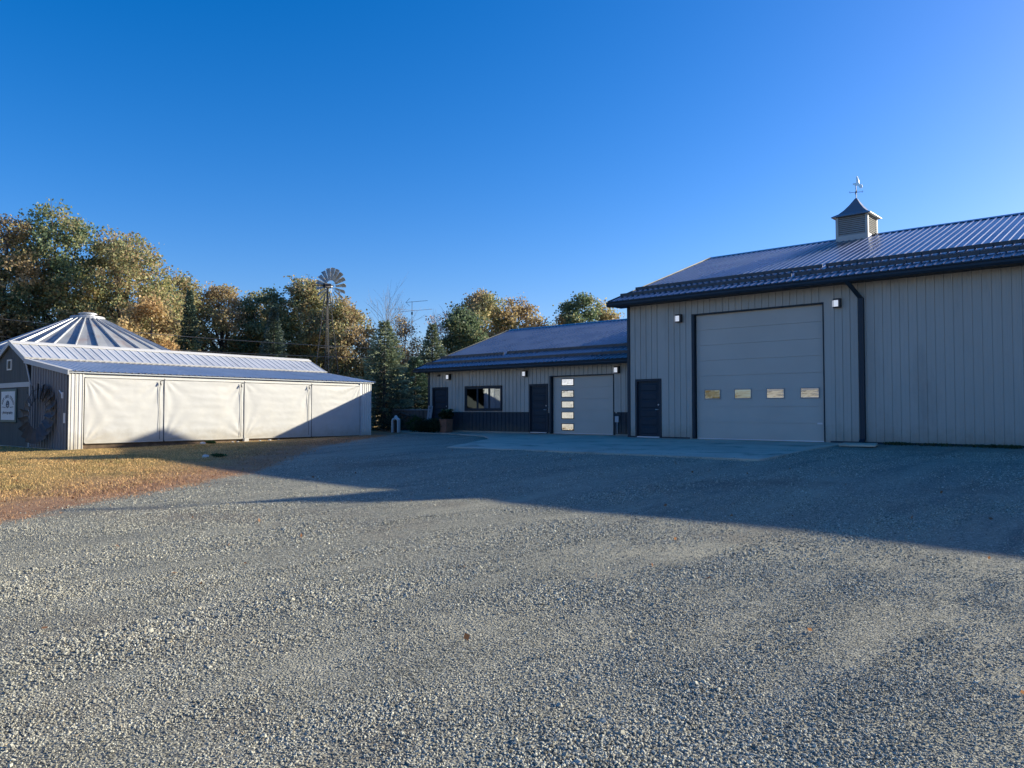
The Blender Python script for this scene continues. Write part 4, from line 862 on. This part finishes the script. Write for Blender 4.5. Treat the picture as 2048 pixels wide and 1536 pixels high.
for k, (x, h, rr, col, lab) in enumerate([(-28.35, .84, .52, (.035, .085, .02), 'rounded bright green shrub at the left of the workshop bed'), (-27.75, .62, .42, (.03, .05, .02), 'dark low shrub under the upright sign'), (-27.2, .64, .44, (.025, .045, .018), 'dark feathery shrub in the middle of the bed'), (-26.8, .68, .36, (.04, .065, .03), 'shrub with pale tips against the terracotta planter')]):
    bush('shrub', x, 24.78-.03*k, gh(x, 24.7)-.02, rr, rr*.8, h, 2600, col, lab, 'shrub', 'shrubs in the bed by the workshop door', leaf=.05)
bush('weed_clump', -30.2, 24.9, gh(-30, 24.9), 1.0, .5, .8, 2600, (.06, .075, .045), 'grey green brush under the tall spruce', 'shrub', leaf=.06)
# weeds and stones along the barn curtain, block under a post
def bw(lx, ly):   # barn local -> world
    return -28.0+lx*math.cos(TH)-ly*math.sin(TH), 21.84+lx*math.sin(TH)+ly*math.cos(TH)
x, y = bw(.12, -6.42); o = MB().box((-.08, -.09, 0), (.08, .09, .14)).build('timber_block', M['stonewhite'], None, (x, y, gh(x, y)-.01)); tag(o, 'pale timber block under the middle curtain seam', 'block')
for k, (lx, ly, s) in enumerate([(.3, -8.3, .10), (.35, -6.9, .06), (.3, -7.1, .05), (.28, -5.9, .05), (.35, -5.5, .07), (.2, -5.0, .05), (6.3, -11.6, .09)]):
    x, y = bw(lx, ly); b = bmesh.new(); bmesh.ops.create_icosphere(b, subdivisions=2, radius=s)
    for v in b.verts: v.co = v.co*(1+.35*noise.noise(v.co*9+Vector((k, 0, 0)))); v.co.z *= .6
    me = bpy.data.meshes.new('pale_stone'); b.to_mesh(me); b.free(); me.materials.append(M['stonewhite']); o = link(bpy.data.objects.new('pale_stone', me)); o.location = (x, y, gh(x, y)+s*.3)
    tag(o, ['largest pale stone beside a green weed at the curtain foot', 'small pale stone just left of the timber block', 'tiny pale stone left of the timber block, second out', 'small pale stone just right of the timber block', 'medium pale stone right of the timber block', 'last small pale stone towards the shaded curtain', 'lone pale stone on the edge of the brown lawn'][k], 'stone', 'pale stones by the barn')
x, y = bw(.35, -8.0); bush('weed', x, y, gh(x, y), .35, .12, .12, 500, (.05, .10, .03), 'low green weed growing at the foot of the white curtain', 'weed', leaf=.05)
x, y = bw(6.5, -11.3); bush('weed', x, y, gh(x, y), .35, .15, .10, 400, (.05, .09, .03), 'green weed tuft beside the lone pale stone', 'weed', leaf=.05)
# splash slab and weeds by the downspout
sl_ = MB().box((-.55, -.75, 0), (.35, .55, .06)).build('splash_slab', M['concrete'], None, (-7.0, 22.6, gh(-7, 22.6)+.005), bevel=.01); sl_.rotation_euler = (0, 0, R(14)); tag(sl_, 'flat concrete slab on the gravel below the downspout', 'slab')
b = []; n = 2600; P = np.stack([RNG.uniform(-6.7, -3.4, n), 23.72-np.abs(RNG.normal(0, .22, n)), np.zeros(n)], 1)
kp = np.array([noise.noise(Vector((p[0]*1.6, p[1]*2, 0))) > -.12 for p in P]); P = P[kp]; P[:, 2] = GH(P[:, 0], P[:, 1])+RNG.uniform(.0, .08, len(P))
tag(quads('wall_weeds', P, RNG.uniform(.04, .09, len(P)), np.clip(np.array((.09, .11, .045))*RNG.uniform(.5, 1.4, (len(P), 1)), 0, 1), M['leaf'], aspect=.4), kind='stuff')

# ---------------------------------------------------------------- lawn blades
def blades():
    n = 230000; y = RNG.uniform(-3, 22, n); e = RNG.uniform(0, 1, n)**1.2*17
    x = lerp(LB_Y, LB_X, y)-e+RNG.normal(0, .3, n); 
    dens = np.array([noise.noise(Vector((a*.9, b*.9, 4)))+.5*noise.noise(Vector((a*3, b*3, 7))) for a, b in zip(x, y)])
    keep = (RNG.uniform(-.2, 1, n) < .25+.20*np.minimum(e, 3.5)+dens*.6)
    lx = (x+28)*math.cos(TH)+(y-21.84)*math.sin(TH); ly = -(x+28)*math.sin(TH)+(y-21.84)*math.cos(TH)
    keep &= ~((lx < -.0) & (ly > YN)); x, y, e, dens = x[keep], y[keep], e[keep], dens[keep]; n = len(x)
    z = GH(x, y)+.005; h = RNG.uniform(.012, .042, n)*(1+.4*(ly[keep] > -99)*0); a = RNG.uniform(0, 6.28, n); w = RNG.uniform(.006, .014, n); le = RNG.normal(0, .03, (n, 2))
    V = np.empty((n, 3, 3)); V[:, 0] = np.stack([x-np.cos(a)*w, y-np.sin(a)*w, z-.02], 1); V[:, 1] = np.stack([x+np.cos(a)*w, y+np.sin(a)*w, z-.02], 1); V[:, 2] = np.stack([x+le[:, 0], y+le[:, 1], z+h], 1)
    straw = np.array((.68, .44, .19)); green = np.array((.19, .19, .07)); brown = np.array((.44, .25, .14))
    k = np.clip(.22+dens*1.0+RNG.normal(0, .3, n), 0, 1)[:, None]; c = straw*(1-k*.8)+green*k*.8; q = np.clip(1.35-e/2.6+RNG.normal(0, .35, n), 0, 1)[:, None]; c = c*(1-q)+brown*q
    c = np.clip(c*RNG.uniform(.6, 1.35, (n, 1)), 0, 1)
    m = bpy.data.meshes.new('lawn_grass'); m.vertices.add(n*3); m.vertices.foreach_set('co', V.astype(np.float32).ravel()); m.loops.add(n*3); m.loops.foreach_set('vertex_index', np.arange(n*3, dtype=np.int32))
    m.polygons.add(n); m.polygons.foreach_set('loop_start', np.arange(0, n*3, 3, dtype=np.int32)); m.polygons.foreach_set('loop_total', np.full(n, 3, dtype=np.int32)); m.update()
    at = m.attributes.new('tint', 'FLOAT_COLOR', 'POINT'); at.data.foreach_set('color', np.repeat(np.concatenate([c, np.ones((n, 1))], 1), 3, axis=0).astype(np.float32).ravel()); m.materials.append(M['grass'])
    tag(link(bpy.data.objects.new('lawn_grass', m)), kind='stuff')
blades()

# ---------------------------------------------------------------- loose gravel: real stones, instanced on a point mesh
def gravel():
    def ring(d0, d1, dens, s0, s1):
        area = math.radians(84)/2*(d1*d1-d0*d0); n = int(area*dens); r = np.sqrt(RNG.uniform(d0*d0, d1*d1, n)); a = R(90+41.68)+RNG.uniform(-R(42), R(42), n)
        return np.stack([r*np.cos(a), r*np.sin(a), RNG.uniform(s0, s1, n)**1.0], 1)
    P = np.concatenate([ring(2.2, 5, 7600, .0035, .0075), ring(5, 8, 3800, .0035, .0080), ring(8, 13, 1300, .004, .009), ring(13, 22, 260, .006, .011), ring(2.2, 14, 22, .009, .015)])
    x, y = P[:, 0], P[:, 1]
    dn = np.array([noise.noise(Vector((a*1.1-b*.25, b*.28+a*.1, 1)))+.6*noise.noise(Vector((a*2.7, b*1.1, 6))) for a, b in zip(x, y)])
    ip = in_poly(x, y); keep = (lawn_d(x, y)+RNG.normal(0, .45, len(x)) < 0) & (~ip | (RNG.uniform(0, 1, len(x)) < .05)) & (y < 23.7) & (RNG.uniform(0, 1, len(x)) < np.clip(.88+dn*.8, .5, 1))
    P = P[keep]; dn = dn[keep]; ip = ip[keep]; n = len(P); x, y, s = P.T
    f = np.array([.030*fnoise(a, b, .35)+.014*fnoise(a, b, 1.3, 3)+.01*fnoise(a*2.2, b*.5, .9, 5) for a, b in zip(x, y)])
    s = s*np.clip(.90+dn*.5, .55, 1.25); z = GH(x, y)+np.where(ip, .012, f)+s*RNG.uniform(.0, .55, n)
    m = bpy.data.meshes.new('loose_gravel'); m.vertices.add(n); m.vertices.foreach_set('co', np.stack([x, y, z], 1).astype(np.float32).ravel())
    A = m.attributes.new('sc', 'FLOAT_VECTOR', 'POINT'); A.data.foreach_set('vector', (s[:, None]*RNG.uniform(.6, 1.35, (n, 3))*np.array([1.15, 1.0, .8])).astype(np.float32).ravel())
    A = m.attributes.new('ro', 'FLOAT_VECTOR', 'POINT'); A.data.foreach_set('vector', np.stack([RNG.normal(0, .45, n), RNG.normal(0, .45, n), RNG.uniform(0, 6.28, n)], 1).astype(np.float32).ravel())
    A = m.attributes.new('tone', 'FLOAT', 'POINT'); A.data.foreach_set('value', RNG.uniform(0, 1, n).astype(np.float32))
    A = m.attributes.new('pick', 'INT', 'POINT'); A.data.foreach_set('value', RNG.integers(0, 4, n).astype(np.int32))
    mt = bpy.data.materials.new('gravel_stone'); mt.use_nodes = True; nt = mt.node_tree; p = nt.nodes['Principled BSDF']; p.inputs['Roughness'].default_value = .75; p.inputs['Specular IOR Level'].default_value = .3
    at = nt.nodes.new('ShaderNodeAttribute'); at.attribute_type = 'INSTANCER'; at.attribute_name = 'tone'
    r = nt.nodes.new('ShaderNodeValToRGB'); nt.links.new(at.outputs['Fac'], r.inputs[0]); e = r.color_ramp.elements
    e[0].color = (.15, .14, .11, 1); e[1].color = (.72, .69, .55, 1); e[1].position = 1
    for q, c in ((.3, (.30, .285, .225)), (.65, (.43, .41, .325)), (.93, (.53, .505, .40)), (.95, (.38, .30, .19))): k = e.new(q); k.color = (*c, 1)
    nt.links.new(r.outputs[0], p.inputs['Base Color']); m.materials.append(mt)
    o = link(bpy.data.objects.new('loose_gravel', m)); tag(o, kind='stuff')
    ng = bpy.data.node_groups.new('scatter_stones', 'GeometryNodeTree'); ng.interface.new_socket('Geometry', in_out='INPUT', socket_type='NodeSocketGeometry'); ng.interface.new_socket('Geometry', in_out='OUTPUT', socket_type='NodeSocketGeometry')
    N = ng.nodes.new; Lk = ng.links.new; gi = N('NodeGroupInput'); go = N('NodeGroupOutput'); jn = N('GeometryNodeJoinGeometry')
    for k in range(4):
        ic = N('GeometryNodeMeshIcoSphere'); ic.inputs['Subdivisions'].default_value = 1 if k % 2 else 2; ic.inputs['Radius'].default_value = 1
        pos = N('GeometryNodeInputPosition'); nz = N('ShaderNodeTexNoise'); nz.noise_dimensions = '4D'; nz.inputs['W'].default_value = k*3.7; nz.inputs['Scale'].default_value = .9; nz.inputs['Detail'].default_value = 1
        Lk(pos.outputs[0], nz.inputs['Vector']); sub = N('ShaderNodeVectorMath'); sub.operation = 'SUBTRACT'; Lk(nz.outputs['Color'], sub.inputs[0]); sub.inputs[1].default_value = (.5, .5, .5)
        sc = N('ShaderNodeVectorMath'); sc.operation = 'SCALE'; Lk(sub.outputs[0], sc.inputs[0]); sc.inputs['Scale'].default_value = 1.9
        sp = N('GeometryNodeSetPosition'); Lk(ic.outputs['Mesh'], sp.inputs['Geometry']); Lk(sc.outputs[0], sp.inputs['Offset'])
        sm = N('GeometryNodeSetMaterial'); sm.inputs['Material'].default_value = mt; Lk(sp.outputs[0], sm.inputs['Geometry'])
        ss = N('GeometryNodeSetShadeSmooth'); ss.inputs['Shade Smooth'].default_value = False; Lk(sm.outputs[0], ss.inputs[0])
        g2 = N('GeometryNodeGeometryToInstance'); Lk(ss.outputs[0], g2.inputs[0]); Lk(g2.outputs[0], jn.inputs[0])
    def NA(nm, t):
        a = N('GeometryNodeInputNamedAttribute'); a.data_type = t; a.inputs['Name'].default_value = nm; return a.outputs['Attribute']
    io = N('GeometryNodeInstanceOnPoints'); Lk(gi.outputs[0], io.inputs['Points']); Lk(jn.outputs[0], io.inputs['Instance']); io.inputs['Pick Instance'].default_value = True
    Lk(NA('pick', 'INT'), io.inputs['Instance Index']); Lk(NA('ro', 'FLOAT_VECTOR'), io.inputs['Rotation']); Lk(NA('sc', 'FLOAT_VECTOR'), io.inputs['Scale']); Lk(io.outputs[0], go.inputs[0])
    md = o.modifiers.new('stones', 'NODES'); md.node_group = ng
    print('stones', n)
gravel()
# fallen leaves on the yard
n = 900; r_ = np.sqrt(RNG.uniform(9, 650, n)); a = R(131.68)+RNG.uniform(-R(42), R(42), n); x = r_*np.cos(a); y = r_*np.sin(a); k = (y < 16) & (RNG.uniform(0, 1, n) < np.where(lawn_d(x, y) > 0, 1, .12)); x, y = x[k], y[k]
P = np.stack([x, y, GH(x, y)+.028], 1); up = np.tile([0., 0., 0.], (len(P), 1))
tag(quads('fallen_leaves', P, RNG.uniform(.03, .065, len(P)), np.clip(np.array((.30, .15, .07))*RNG.uniform(.6, 1.3, (len(P), 1)), 0, 1), M['leaf']), kind='stuff')
